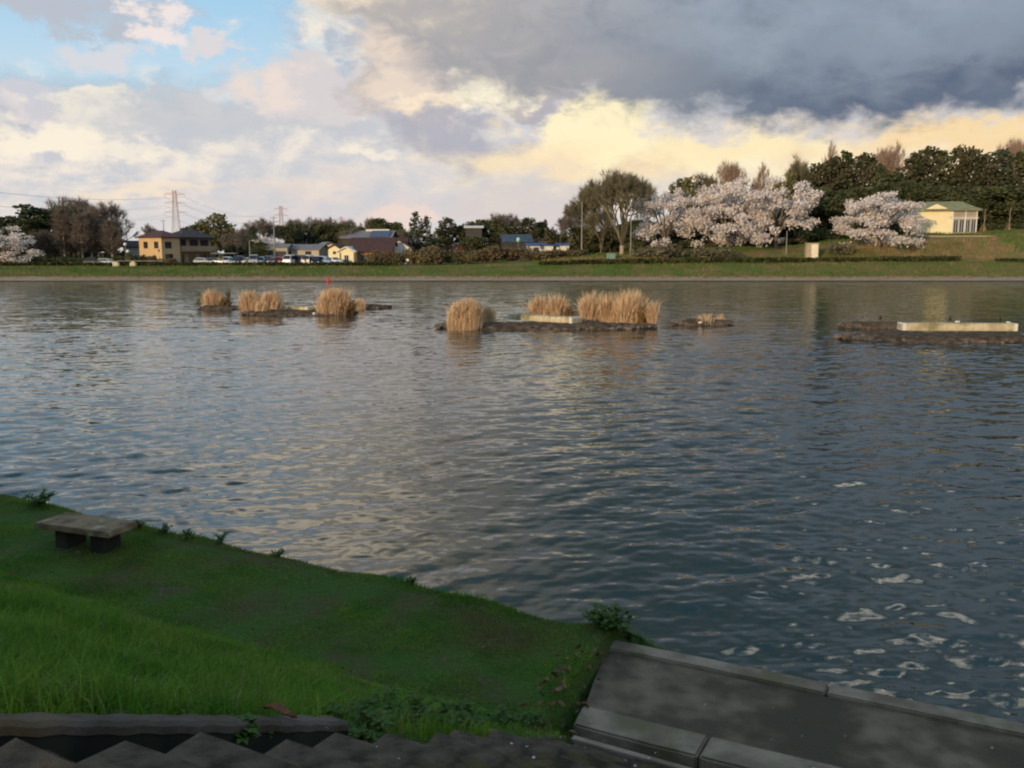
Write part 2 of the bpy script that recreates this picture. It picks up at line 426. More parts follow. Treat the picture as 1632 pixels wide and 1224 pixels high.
ground = link('ground', grid_mesh('ground', xs, ys, ground_z, ground_material())); tag(ground, kind='structure')

# ---------------------------------------------------------------- water
def water_mesh():
    """fan shaped sheet, finer near the bank; real wavelets"""
    rr = np.unique(np.concatenate([np.geomspace(6.2, 60, 620), np.geomspace(60, 175, 150), np.geomspace(175, 420, 10)]))
    aa = np.concatenate([np.linspace(-88, -36, 40, endpoint=False), np.linspace(-36, 36, 760), np.linspace(36.1, 88, 40)]) * math.pi / 180
    A, Rr = np.meshgrid(aa, rr); X = Rr * np.sin(A); Y = Rr * np.cos(A)
    Z = np.zeros_like(X); r2 = np.random.RandomState(3)
    dxr = np.gradient(rr)[:, None]
    wx = 1.2 * fbm(X * .12, Y * .12, 3, 40); wy = 1.2 * fbm(X * .12, Y * .12, 3, 44)
    gust = 0.65 + 0.6 * fbm(X * .06 + 5, Y * .1, 3, 50)
    for k in range(64):
        lam = 0.13 * (2.4 / 0.13) ** r2.rand()
        th = R(112) + r2.randn() * R(24)          # travel direction: crests run nearly level in the view, rising to the right
        if k % 5 == 0: th = R(r2.uniform(20, 160))
        amp = 0.0037 * lam ** 0.68 * (0.6 + .8 * r2.rand())
        kx, ky = 2 * math.pi / lam * math.cos(th), 2 * math.pi / lam * math.sin(th)
        fade = np.clip((lam / dxr - 2.5) / 3, 0, 1)
        ph = kx * (X + wx * lam) + ky * (Y + wy * lam) + r2.rand() * 6.28
        Z += amp * fade * (np.sin(ph) + .22 * np.sin(2 * ph + 1.2))
    Z *= gust
    V = np.stack([X.ravel(), Y.ravel(), Z.ravel()], 1); nx = len(aa)
    i = (np.arange(len(rr) - 1)[:, None] * nx + np.arange(nx - 1)[None]).ravel()
    return V, np.stack([i, i + nx, i + 1 + nx, i + 1], 1)
WFINE, WN0, WN1 = .27, .08, .38
def water_material():
    m = bpy.data.materials.new('lake_water'); m.use_nodes = True; nt = m.node_tree; b = nt.nodes['Principled BSDF']
    NN = nt.nodes.new; LK = nt.links.new
    b.inputs['Base Color'].default_value = (.028, .048, .040, 1); b.inputs['Roughness'].default_value = .06
    b.inputs['IOR'].default_value = 1.333; b.inputs['Specular IOR Level'].default_value = .5
    g = NN('ShaderNodeNewGeometry')
    def ns(s, d, st_, rot=0, dist=0):
        mp = NN('ShaderNodeMapping'); LK(g.outputs['Position'], mp.inputs[0]); mp.inputs['Scale'].default_value = st_
        mp.inputs['Rotation'].default_value = (0, 0, rot)
        n = NN('ShaderNodeTexNoise'); n.inputs['Scale'].default_value = s; n.inputs['Detail'].default_value = d
        n.inputs['Roughness'].default_value = .55; n.inputs['Distortion'].default_value = dist
        LK(mp.outputs[0], n.inputs['Vector']); return n.outputs['Fac']
    # wavelets below the size of the mesh: the normal itself wanders, more so far away where the mesh is coarse
    def nv(s, d, st_, rot):
        mp = NN('ShaderNodeMapping'); LK(g.outputs['Position'], mp.inputs[0]); mp.inputs['Scale'].default_value = st_; mp.inputs['Rotation'].default_value = (0, 0, rot)
        n = NN('ShaderNodeTexNoise'); n.inputs['Scale'].default_value = s; n.inputs['Detail'].default_value = d; n.inputs['Roughness'].default_value = .6
        LK(mp.outputs[0], n.inputs['Vector'])
        v = NN('ShaderNodeVectorMath'); v.operation = 'SUBTRACT'; LK(n.outputs['Color'], v.inputs[0]); v.inputs[1].default_value = (.5, .5, .5); return v.outputs[0]
    sp = NN('ShaderNodeSeparateXYZ'); LK(g.outputs['Position'], sp.inputs[0])
    def ramp(a, b_, lo, hi):
        n = NN('ShaderNodeMapRange'); LK(sp.outputs[1], n.inputs[0]); n.inputs[1].default_value = a; n.inputs[2].default_value = b_; n.inputs[3].default_value = lo; n.inputs[4].default_value = hi; return n.outputs[0]
    def scale(v, k, kxy):
        a = NN('ShaderNodeVectorMath'); a.operation = 'MULTIPLY'; LK(v, a.inputs[0]); a.inputs[1].default_value = kxy
        b_ = NN('ShaderNodeVectorMath'); b_.operation = 'SCALE'; LK(a.outputs[0], b_.inputs[0])
        if isinstance(k, bpy.types.NodeSocket): LK(k, b_.inputs['Scale'])
        else: b_.inputs['Scale'].default_value = k
        return b_.outputs[0]
    def add(a, b_):
        n = NN('ShaderNodeVectorMath'); n.operation = 'ADD'; LK(a, n.inputs[0]); LK(b_, n.inputs[1]); return n.outputs[0]
    v = add(g.outputs['Normal'], scale(nv(6.5, 1.5, (.38, 1, 1), R(-20)), WFINE, (.7, 1, 0)))
    v = add(v, scale(nv(1.3, 5, (.35, 1, 1), R(-18)), ramp(10, 85, WN0, WN1), (.6, 1, 0)))
    no = NN('ShaderNodeVectorMath'); no.operation = 'NORMALIZE'; LK(v, no.inputs[0]); LK(no.outputs[0], b.inputs['Normal'])
    return m
V, I = water_mesh()
water = link('water', np_mesh('water', V, 4, I, water_material(), True)); tag(water, kind='structure'); del V, I

# ---------------------------------------------------------------- trees
BARK = material('bark', (.10, .075, .055, 1), (.17, .135, .105, 1), 3.0, .9)
PALE_BARK = material('pale_bark', (.30, .22, .16, 1), (.42, .32, .24, 1), 3.0, .9)
M_EVER = material('evergreen_leaves', (0.061, 0.077, 0.034, 1), (0.115, 0.119, 0.052, 1), .45, .8, .35, trans=.2, spec=.15)
M_CEDAR = material('cedar_leaves', (0.062, 0.068, 0.034, 1), (0.112, 0.098, 0.052, 1), .30, .8, .3, trans=.15, spec=.1)
M_PINE = material('pine_needles', (0.047, 0.069, 0.042, 1), (0.088, 0.100, 0.055, 1), .5, .8, .3, trans=.1, spec=.1)
M_LIGHT = material('spring_leaves', (0.135, 0.144, 0.058, 1), (0.230, 0.200, 0.091, 1), .5, .8, .3, trans=.3, spec=.1)
M_BUSH = material('shrub_leaves', (0.135, 0.100, 0.058, 1), (0.189, 0.156, 0.078, 1), .35, .85, .3, trans=.15, spec=.1)
M_REDBUSH = material('reddish_shrub_leaves', (0.162, 0.088, 0.072, 1), (0.230, 0.131, 0.104, 1), .5, .85, .3, trans=.15, spec=.1)
M_TWIG = material('brown_twigs', (0.125, 0.100, 0.080, 1), (0.200, 0.165, 0.135, 1), .4, .95, .25)
M_TWIG_G = material('budding_twigs', (0.125, 0.112, 0.065, 1), (0.185, 0.160, 0.095, 1), .4, .95, .25)
M_TWIG_P = material('sunlit_twigs', (.28, .20, .15, 1), (.38, .27, .20, 1), .4, .95, .25)  # paled copy of the twig colour, sunlight painted into the crowns
M_CHERRY = material('cherry_blossom', (.70, .62, .57, 1), (.84, .77, .72, 1), .35, .8, .16, trans=.3, spec=.1)

def leaf_quads(rng, P, size, flat=0.0, aspect=1.6):
    n = len(P); a = rng.normal(size=(n, 3)); a[:, 2] *= (1 - flat); a /= np.linalg.norm(a, axis=1)[:, None]
    b = rng.normal(size=(n, 3)); b[:, 2] *= (1 - flat * .5); b -= (b * a).sum(1)[:, None] * a; b /= np.linalg.norm(b, axis=1)[:, None] + 1e-9
    s = size * (0.6 + 0.8 * rng.random(n))[:, None]
    a = a * s * .5 * aspect; b = b * s * .5
    # a bent six-point leaf clump: two quads sharing an edge, tips drawn in
    c = np.cross(a, b); c /= np.linalg.norm(c, axis=1)[:, None] + 1e-9; c = c * s * .22
    V = np.stack([P - a * .9 - b * .5, P - b * 1.0 + c, P + a * .9 - b * .35, P + a * .8 + b * .55, P + b * 1.0 + c, P - a * .75 + b * .6], 1).reshape(-1, 3)
    k = np.arange(n)[:, None] * 6
    I = np.concatenate([k, k + 1, k + 4, k + 5, k + 1, k + 2, k + 3, k + 4], 1)
    return V, I
def clump_points(rng, centres, radii, per):
    out = []
    for c, r in zip(centres, radii):
        m = max(6, int(per * (r[0] * r[1] * r[2]) ** (2 / 3)))
        d = rng.normal(size=(m, 3)); d /= np.linalg.norm(d, axis=1)[:, None]
        out.append(np.array(c) + d * (rng.random(m) ** .4)[:, None] * np.array(r))
    return np.concatenate(out)
def tubes_np(segs, n=4):
    """segs: list of p0, p1, r0, r1"""
    P0 = np.array([s[0] for s in segs], float); P1 = np.array([s[1] for s in segs], float)
    r0 = np.array([s[2] for s in segs])[:, None, None]; r1 = np.array([s[3] for s in segs])[:, None, None]
    d = P1 - P0; d /= np.linalg.norm(d, axis=1)[:, None] + 1e-9
    ref = np.where(np.abs(d[:, 2:3]) > .9, [[1., 0, 0]], [[0, 0, 1.]])
    a = np.cross(d, ref); a /= np.linalg.norm(a, axis=1)[:, None]; b = np.cross(d, a)
    t = np.arange(n) * 2 * math.pi / n
    ring = a[:, None] * np.cos(t)[None, :, None] + b[:, None] * np.sin(t)[None, :, None]
    V = np.concatenate([P0[:, None] + ring * r0, P1[:, None] + ring * r1], 1).reshape(-1, 3)
    k = np.arange(len(segs))[:, None] * 2 * n; I = []
    for j in range(n):
        I.append(np.concatenate([k + j, k + (j + 1) % n, k + n + (j + 1) % n, k + n + j], 1))
    return V, np.concatenate(I, 1).reshape(-1, 4)
def twig_slivers(rng, P, D, L, w):
    """thin three-sided twigs at P along D"""
    n = len(P); ref = rng.normal(size=(n, 3)); s = np.cross(D, ref); s /= np.linalg.norm(s, axis=1)[:, None] + 1e-9
    L = (L * (.5 + rng.random(n)))[:, None]; s = s * w * .5
    u = np.cross(D, s); 
    V = np.stack([P - s, P + s, P + u * 1.2, P + D * L], 1).reshape(-1, 3)
    k = np.arange(n)[:, None] * 4
    return V, np.concatenate([k, k + 1, k + 3, k + 1, k + 2, k + 3, k + 2, k, k + 3], 1)

def grow(rng, p, d, length, r, depth, spread, segs, tips, up=.12, gmin=.66, gmax=.85, splits=(2, 3)):
    q = p; dd = np.array(d, float)
    nseg = 3 if depth > 2 else 2
    for k in range(nseg):
        dd = dd + rng.normal(size=3) * .10; dd[2] += up * .3; dd /= np.linalg.norm(dd)
        e = q + dd * length / nseg; r2 = r * (1 - .28 * (k + 1) / nseg)
        segs.append((q, e, r * (1 - .28 * k / nseg), r2)); q = e
    if depth == 0: tips.append((q, dd, length)); return
    m = rng.integers(splits[0], splits[1] + 1)
    for k in range(m):
        nd = dd + rng.normal(size=3) * spread; nd[2] += up; nd /= np.linalg.norm(nd)
        grow(rng, q, nd, length * rng.uniform(gmin, gmax), r * .68, depth - 1, spread, segs, tips, up, gmin, gmax, splits)

PROTO = {}
def trunk_mesh(name, rng, H, r, lean=.03, limbs=6, mat_=BARK, fork=.35, reach=.35):
    segs = []; p = np.zeros(3); p[2] = -.4; d = np.array([lean * rng.normal(), lean * rng.normal(), 1.])
    K = 6
    pts = [p]
    for k in range(K):
        d = d + rng.normal(size=3) * .04; d[2] = 1; q = p + d * (H * .92 + .4) / K
        segs.append((p, q, r * (1 - .8 * k / K), r * (1 - .8 * (k + 1) / K))); p = q; pts.append(p)
    for j in range(limbs):
        f = fork + (0.9 - fork) * j / max(1, limbs - 1); a = pts[min(K - 1, int(f * K))] + (pts[min(K, int(f * K) + 1)] - pts[min(K - 1, int(f * K))]) * (f * K % 1)
        t = rng.random() * 6.28; L = H * reach * (1.1 - f)
        m = a + np.array([math.cos(t) * L * .5, math.sin(t) * L * .5, L * .25]); e = a + np.array([math.cos(t) * L, math.sin(t) * L, L * .6])
        segs += [(a, m, r * .35, r * .22), (m, e, r * .22, r * .06)]
    V, I = tubes_np(segs, 7)
    return np_mesh(name, V, 4, I, mat_, True)

def proto_round(key, seed, mat_, H=10., W=8., n=26, per=78, leaf=.31, low=.05, bark=BARK):
    rng = np.random.default_rng(seed); C = []; Rd = []
    for k in range(n):
        u = rng.random() ** .8; z = H * (low + (1 - low) * u); prof = math.sqrt(max(.08, 1 - ((u - .38) / .66) ** 2))
        t = k * 2.4 + rng.normal() * .4; rad = W * .5 * prof * rng.uniform(.35, .80); s = rng.uniform(.11, .19) * H * (.75 + .4 * prof)
        C.append((rad * math.cos(t), rad * math.sin(t), min(z, H - s * .55))); Rd.append((s, s, s * .75))
    V, I = leaf_quads(rng, clump_points(rng, C, Rd, per), leaf, .2)
    PROTO[key] = (trunk_mesh('trunk', rng, H * .9, H * .028, mat_=bark), np_mesh('crown', V, 4, I, mat_), H)
def proto_cedar(key, seed, mat_, H=10., W=4.6, n=30, per=100, leaf=.26, low=.03, tip=.35):
    rng = np.random.default_rng(seed); C = []; Rd = []
    for k in range(n):
        u = (k + .5) / n; z = H * (low + (1 - low) * u); prof = (1 - u) ** tip * (.55 + .45 * min(1, u * 5))
        t = k * 2.4; rad = W * .5 * prof * rng.uniform(.35, .85); s = W * rng.uniform(.16, .27) * (.5 + .6 * prof)
        C.append((rad * math.cos(t), rad * math.sin(t), min(z, H - s * .5))); Rd.append((s, s, s * .8))
    C.append((0, 0, H - .25)); Rd.append((.35, .35, .5))
    V, I = leaf_quads(rng, clump_points(rng, C, Rd, per), leaf, .1)
    PROTO[key] = (trunk_mesh('trunk', rng, H * .95, H * .02, .01, 4), np_mesh('crown', V, 4, I, mat_), H)
def proto_pine(key, seed, mat_, H=10., W=7., n=16):
    rng = np.random.default_rng(seed); C = []; Rd = []
    for k in range(n):
        u = (k + .5) / n; z = H * (.34 + .64 * u); rad = W * .5 * (1.05 - .75 * u) * rng.uniform(.4, 1.0); t = k * 2.4 + rng.normal() * .3
        s = W * rng.uniform(.14, .22); C.append((rad * math.cos(t), rad * math.sin(t), z)); Rd.append((s, s, s * .38))
    V, I = leaf_quads(rng, clump_points(rng, C, Rd, 130), .30, .4)
    PROTO[key] = (trunk_mesh('trunk', rng, H * .95, H * .026, .05, 9, reach=.5), np_mesh('crown', V, 4, I, mat_), H)
def proto_bare(key, seed, mat_, H=10., W=8., depth=6, spread=.44, stems=4, bole=.12, twigs=7, tw=.045, tl=.8, up=.10, bark=BARK, r=.26):
    rng = np.random.default_rng(seed); segs = []; tips = []
    top = np.array([0, 0, H * bole]); tr = [(np.array([0, 0, -.4]), top * .5, r * 1.25, r * 1.05), (top * .5, top, r * 1.05, r)]
    for s in range(stems):
        t = 6.28 * s / stems + rng.normal() * .3; d = np.array([math.cos(t) * spread * .8, math.sin(t) * spread * .8, 1.]); d /= np.linalg.norm(d)
        grow(rng, top, d, H * .26, r * .7, depth - 1, spread, segs, tips, up)
    E = np.array([q for q, _, _ in tips])
    sz = (H - top[2]) / (np.percentile(E[:, 2], 97) - top[2]); sxy = W * .5 / np.percentile(np.abs(E[:, :2]), 96)
    def fit(p): return np.array([p[0] * sxy, p[1] * sxy, top[2] + (p[2] - top[2]) * sz])
    segs = [(fit(a), fit(b), ra, rb) for a, b, ra, rb in segs]
    V1, I1 = tubes_np(segs, 3)
    P = []; D = []
    for a, b, ra, rb in segs:
        if rb < r * .25:
            for j in range(2): P.append(a + (b - a) * rng.random()); D.append((b - a) / np.linalg.norm(b - a))
    for q, d, L in tips:
        for j in range(twigs): P.append(fit(q)); D.append(d)
    P = np.array(P); D = np.array(D) + rng.normal(size=(len(P), 3)) * .55; D[:, 2] += .1; D /= np.linalg.norm(D, axis=1)[:, None]
    V2, I2 = twig_slivers(rng, P, D, tl, tw)
    I1t = np.concatenate([I1[:, [0, 1, 2]], I1[:, [0, 2, 3]]])
    Vt, It = tubes_np(tr, 8)
    PROTO[key] = (np_mesh('trunk', Vt, 4, It, bark, True), np_mesh('branches', np.concatenate([V1, V2]), 3, np.concatenate([I1t, I2.reshape(-1, 3) + len(V1)]), mat_), H)
def proto_column(key, seed, mat_, H=10., W=3.2, n=110):
    rng = np.random.default_rng(seed); segs = []; P = []; D = []
    for k in range(n):
        u = (k + .5) / n; z = H * (.20 + .76 * u); L = W * .62 * (1 - u) ** .55 * (.55 + .45 * min(1, u * 4)) * rng.uniform(.7, 1.15) + .25
        t = k * 2.4 + rng.normal() * .3; d = np.array([math.cos(t) * .62, math.sin(t) * .62, .9]); d /= np.linalg.norm(d)
        a = np.array([0, 0, z]); m = a + d * L * .5; e = a + d * L + np.array([0, 0, L * .25])
        segs += [(a, m, .045, .03), (m, e, .03, .012)]
        for j in range(16):
            f = rng.uniform(.15, 1); P.append(a + (e - a) * f); D.append(d)
    V1, I1 = tubes_np(segs, 3); P = np.array(P); D = np.array(D) + rng.normal(size=(len(P), 3)) * .45; D /= np.linalg.norm(D, axis=1)[:, None]
    V2, I2 = twig_slivers(rng, P, D, .8, .05)
    I1t = np.concatenate([I1[:, [0, 1, 2]], I1[:, [0, 2, 3]]])
    Vt, It = tubes_np([(np.array([0, 0, -.4]), np.array([0, 0, H * .5]), .15, .09), (np.array([0, 0, H * .5]), np.array([0, 0, H * .98]), .09, .02)], 6)
    PROTO[key] = (np_mesh('trunk', Vt, 4, It, PALE_BARK, True), np_mesh('branches', np.concatenate([V1, V2]), 3, np.concatenate([I1t, I2.reshape(-1, 3) + len(V1)]), mat_), H)
def proto_cherry(key, seed, H=10., W=13., n=60, per=110, leaf=.22, low=.03):
    rng = np.random.default_rng(seed); C = []; Rd = []; segs = []
    top = np.array([0, 0, H * .14]); segs.append((np.array([0, 0, -.4]), top, .42, .34))
    limbs = []
    for s in range(7):
        t = 6.28 * s / 7 + rng.normal() * .2; L = W * .42 * rng.uniform(.7, 1.05); hz = H * rng.uniform(.3, .72)
        m = top + np.array([math.cos(t) * L * .4, math.sin(t) * L * .4, hz * .62]); e = top + np.array([math.cos(t) * L, math.sin(t) * L, hz])
        segs += [(top, m, .22, .15), (m, e, .15, .04)]; limbs += [m, e]
    for k in range(n):
        t = k * 2.4; u = rng.random(); rad = W * .5 * math.sqrt(rng.uniform(.03, .88))
        zt = H * (.93 - .30 * (rad / (W * .5)) ** 2); zb = H * (low + .16 * (1 - rad / (W * .5)) * rng.random())
        z = zb + (zt - zb) * (u ** .6); s = rng.uniform(.055, .105) * W
        C.append((rad * math.cos(t), rad * math.sin(t), z)); Rd.append((s * 1.2, s * 1.2, s * .5))
    for c in C[::4]:
        q = np.array(c); a = min(limbs, key=lambda l: np.linalg.norm(l - q)); segs.append((a, q, .07, .03))
    P = clump_points(rng, C, Rd, per)
    # hanging sprays along the lower edge
    k = rng.random(len(P)) < .25; P[k, 2] -= rng.random(k.sum()) * .7
    V, I = leaf_quads(rng, P, leaf, .2)
    Vt, It = tubes_np(segs, 6)
    PROTO[key] = (np_mesh('trunk', Vt, 4, It, BARK, True), np_mesh('crown', V, 4, I, M_CHERRY), H)
def proto_bush(key, seed, mat_, H=3., W=5., n=12, leaf=.21, per=130):
    rng = np.random.default_rng(seed); C = []; Rd = []
    for k in range(n):
        t = k * 2.4; rad = W * .40 * math.sqrt(rng.random()); s = rng.uniform(.22, .34) * H
        z = s * .7 + (H - 1.5 * s) * rng.random() * (1 - (rad / (W * .5)) ** 2); C.append((rad * math.cos(t), rad * math.sin(t), z)); Rd.append((s * 1.25, s * 1.25, s))
    V, I = leaf_quads(rng, clump_points(rng, C, Rd, per), leaf, .1)
    V[:, 2] = np.maximum(V[:, 2], -.15)
    PROTO[key] = (None, np_mesh('shrub', V, 4, I, mat_), H)

for k in range(3): proto_round('ever%d' % k, 10 + k, M_EVER, W=[8, 7, 9][k])
for k in range(2): proto_round('light%d' % k, 20 + k, M_LIGHT, W=8.5, per=52, n=30)
for k in range(4): proto_cedar('cedar%d' % k, 30 + k, [M_CEDAR, M_EVER, M_CEDAR, M_PINE][k], W=[4.6, 4.0, 5.2, 4.4][k], tip=[.35, .5, .3, .45][k])
for k in range(2): proto_cedar('fir%d' % k, 36 + k, M_PINE, W=4.6, n=26, per=70, tip=.8, low=.06)
for k in range(2): proto_pine('pine%d' % k, 40 + k, M_PINE)
for k in range(3): proto_bare('bare%d' % k, 50 + k, M_TWIG, W=[8, 9, 7][k])
for k in range(2): proto_bare('bud%d' % k, 60 + k, M_TWIG_G, W=8, twigs=9, tw=.055)
for k in range(3): proto_column('upright%d' % k, 70 + k, M_TWIG)
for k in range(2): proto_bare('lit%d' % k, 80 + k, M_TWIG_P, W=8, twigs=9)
proto_bare('vase', 90, M_TWIG_G, W=9.5, H=10., depth=6, spread=.36, stems=7, bole=.12, twigs=8, tw=.04, bark=PALE_BARK, r=.34, up=.16)
for k in range(3): proto_cherry('cherry%d' % k, 100 + k, W=[12, 15, 13][k], n=[60, 80, 66][k])
for k in range(3): proto_bush('bush%d' % k, 110 + k, [M_BUSH, M_EVER, M_BUSH][k])
proto_bush('redbush', 118, M_REDBUSH)
proto_bush('budbush', 119, M_TWIG_G, leaf=.2, per=70)

USED = set()
def plant(key, px, top, D, width=None, label=None, name='tree', cat='tree', group=None, rz=None, h=None, pos=None, sink=0.0):
    """stand one tree where photo column px meets distance D, its top at photo row top, width in photo pixels"""
    tm, cm, H = PROTO[key]
    if pos is None: p = at(px, 400, D); x, y = p.x, p.y
    else: x, y = pos
    z = float(ground_z(x, y)) - sink
    if h is None: h = at(px, top, D).z - z
    s = h / H
    if width:
        w0 = cm.get('w0')
        if w0 is None:
            a = np.empty(len(cm.vertices) * 3, np.float32); cm.vertices.foreach_get('co', a); a = a.reshape(-1, 3)
            w0 = float(np.percentile(np.abs(a[:, :2]), 97) * 2); cm['w0'] = w0
        sx = (width / F * D) / w0
    else: sx = s
    rz = ((sum(map(ord, key)) * 37 + int(px * 13) + int(top * 7)) % 628) / 100 if rz is None else rz
    if tm is None:
        o = link(name, cm); o.location = (x, y, z); o.rotation_euler = (0, 0, rz); o.scale = (sx, sx, s)
        return tag(o, label, cat, group)
    e = empty(name, (x, y, z), rz, label, cat, group, (sx, sx, s))
    link('trunk', tm, e)
    link('branches' if cm.name.startswith('branches') else 'crown', cm, e)
    return e

# left wood
G1 = 'trees of the wood at the far left'
plant('cherry0', 6, 355, 172, 92, 'pale pink cherry tree at the left edge of the photo', 'cherry_tree', group=None)
T = [('pine0', 56, 326, 200, 76, 'pine tree with a pointed dark top, highest at the far left', 'pine_tree'),
     ('pine1', 14, 344, 202, 66, 'dark pine tree rising behind the cherry at the left edge', 'pine_tree'),
     ('ever0', 36, 350, 196, 76, 'dense dark evergreen just right of the left edge cherry', 'evergreen_tree'),
     ('ever1', 84, 336, 202, 60, 'dark evergreen between the pointed pine and the rounded bare crown', 'evergreen_tree'),
     ('ever2', 106, 331, 206, 52, 'dark evergreen just left of the tall rounded bare crown', 'evergreen_tree'),
     ('bare0', 124, 321, 216, 92, 'tall rounded bare tree topping the left wood', 'bare_tree'),
     ('bare1', 166, 328, 210, 84, 'wide bare tree at the right end of the left wood', 'bare_tree'),
     ('ever0', 150, 342, 206, 60, 'dark evergreen under the wide bare tree of the left wood', 'evergreen_tree'),
     ('ever1', 178, 356, 204, 50, 'dark evergreen at the right end of the left wood', 'evergreen_tree')]
for k, px, top, D, w, lab, nm in T: plant(k, px, top, D, w, lab, nm, group=G1)
UP = [(56, 372, 'first brown leafless tree right of the left edge cherry'), (73, 368, 'second brown leafless tree right of the left edge cherry'),
      (88, 374, 'shorter brown leafless tree before the dark evergreens on the left'),
      (103, 334, 'tallest and leftmost of the dense brown upright trees'), (117, 346, 'second of the dense brown upright trees, beside the tallest'),
      (131, 344, 'third of the dense brown upright trees in the left row'), (146, 340, 'fourth of the dense brown upright trees in the left row'),
      (163, 350, 'fifth of the dense brown upright trees in the left row'), (179, 352, 'rightmost of the dense brown upright trees, by the round lamp')]
for i, (px, top, lab) in enumerate(UP):
    plant('upright%d' % (i % 3), px, top, 182 + (i * 7 % 5), 30 if i > 2 else 22, lab, 'upright_bare_tree', group='brown upright trees along the left bank')
for i, (px, top, w, lab) in enumerate([(22, 400, 46, 'low dark shrub below the left edge cherry'), (62, 404, 44, 'low dark shrub under the first two leafless trees'),
        (104, 402, 44, 'low dark shrub at the foot of the tallest brown tree'), (146, 404, 46, 'low dark shrub at the foot of the middle brown trees'),
        (184, 402, 36, 'low dark shrub left of the round lamp'), (218, 399, 44, 'dark green shrub against the yellow house wall'),
        (240, 404, 20, 'small round bush at the corner of the yellow house'), (268, 408, 26, 'low bush below the ground floor of the yellow house')]):
    plant('bush%d' % (1 if i < 6 else 0), px, top, 177, w, lab, 'shrub', 'shrub', 'shrubs at the foot of the left wood and house')
# behind the yellow house
plant('bare2', 238, 361, 260, 26, 'small round bare tree behind the small dark-roofed house', 'bare_tree')
plant('light0', 344, 341, 226, 76, 'large round-crowned green tree behind the yellow house', 'broadleaf_tree')
plant('ever2', 314, 360, 226, 46, 'dark tree left of the large round green tree', 'evergreen_tree')
plant('bare1', 376, 372, 210, 44, 'brown bare tree right of the yellow house', 'bare_tree')
plant('bare0', 392, 366, 214, 36, 'brown bare tree left of the narrow dark conifer', 'bare_tree')
plant('cedar3', 404, 361, 204, 24, 'narrow dark conifer behind the parked cars', 'conifer_tree')
plant('bare2', 422, 353, 246, 60, 'pale bare crown behind the utility pole', 'bare_tree')
plant('cherry1', 425, 374, 205, 42, 'small pink cherry tree left of the utility pole', 'cherry_tree')
plant('ever0', 416, 386, 200, 30, 'dark bush tree under the small pink cherry', 'evergreen_tree')
# tree line behind the sheds
CL = [('ever1', 452, 360, 40), ('cedar1', 464, 358, 26), ('cedar3', 476, 357, 26), ('cedar1', 489, 358, 28), ('cedar3', 502, 357, 26), ('ever2', 516, 358, 36),
      ('cedar1', 530, 360, 28), ('bare0', 470, 353, 50), ('bare1', 500, 351, 56), ('bare2', 528, 352, 50), ('bare0', 554, 354, 44), ('ever0', 548, 359, 40), ('ever1', 568, 362, 40)]
ORD = ['first', 'second', 'third', 'fourth', 'fifth', 'sixth', 'seventh']
ne = nb = 0
for i, (k, px, top, w) in enumerate(CL):
    if k.startswith('bare'): lab = ORD[nb] + ' bare crown from the left above the dark line behind the sheds'; nb += 1; nm = 'bare_tree'
    else: lab = (ORD + ['eighth', 'ninth'])[ne] + ' dark tree from the left in the line behind the grey sheds'; ne += 1; nm = 'evergreen_tree'
    plant(k, px, top, 262 if nm == 'evergreen_tree' else 272, w, lab, nm, group='tree line behind the grey sheds')
plant('bud0', 562, 366, 205, 46, 'brown budding tree at the end of the grey shed', 'bare_tree')
plant('bare1', 588, 352, 268, 40, 'brown bare tree above the solar roof', 'bare_tree', group='trees behind the farmhouse')
plant('ever2', 604, 350, 262, 42, 'dark round tree, highest above the farmhouse', 'evergreen_tree', group='trees behind the farmhouse')
plant('ever1', 627, 355, 262, 40, 'dark tree right of the highest one above the farmhouse', 'evergreen_tree', group='trees behind the farmhouse')
plant('bare0', 612, 368, 215, 60, 'reddish bare tree over the farmhouse roof', 'bare_tree')
plant('bud1', 644, 370, 225, 50, 'brown tree behind the small white gable', 'bare_tree')
plant('fir0', 663, 338, 205, 32, 'taller of the two pointed conifers right of the white gable', 'conifer_tree', group='two pointed conifers')
plant('fir1', 680, 345, 206, 30, 'shorter of the two pointed conifers right of the white gable', 'conifer_tree', group='two pointed conifers')
CW = [('ever0', 698, 366, 36, 'low dark tree right of the two pointed conifers'), ('cedar0', 713, 347, 40, 'dark tree with a narrow peak right of the two conifers'),
      ('ever1', 734, 360, 42, 'low dark tree left of the white roof strip'), ('cedar2', 752, 354, 36, 'dark tree above the white roof strip'),
      ('ever2', 770, 352, 44, 'dark tree just right of the white roof strip'), ('bare1', 788, 345, 50, 'bare crown showing above the middle of the central wood'),
      ('cedar1', 792, 349, 34, 'dark tree in the middle of the central wood'), ('bare0', 806, 345, 46, 'bare crown right of centre in the central wood'),
      ('cedar0', 822, 349, 34, 'dark flat-topped tree above the grey-blue roof'), ('cedar2', 841, 348, 36, 'dark tree with a small tip right of the grey-blue roof'),
      ('ever0', 856, 354, 36, 'rounded dark tree above the blue roof'), ('cedar3', 869, 350, 12, 'thin pointed tree at the right end of the central wood'),
      ('ever1', 806, 362, 50, 'lower dark tree in front of the central wood')]
for i, (k, px, top, w, lab) in enumerate(CW): plant(k, px, top, 238 + i % 3 * 5, w, lab, 'bare_tree' if k[:2] == 'ba' else 'evergreen_tree', group='wood behind the blue roof')
plant('redbush', 734, 374, 215, 46, 'reddish brown bush left of the dark central wood', 'shrub', 'shrub')
plant('ever2', 757, 378, 212, 48, 'dark green round tree before the white roof strip', 'evergreen_tree')
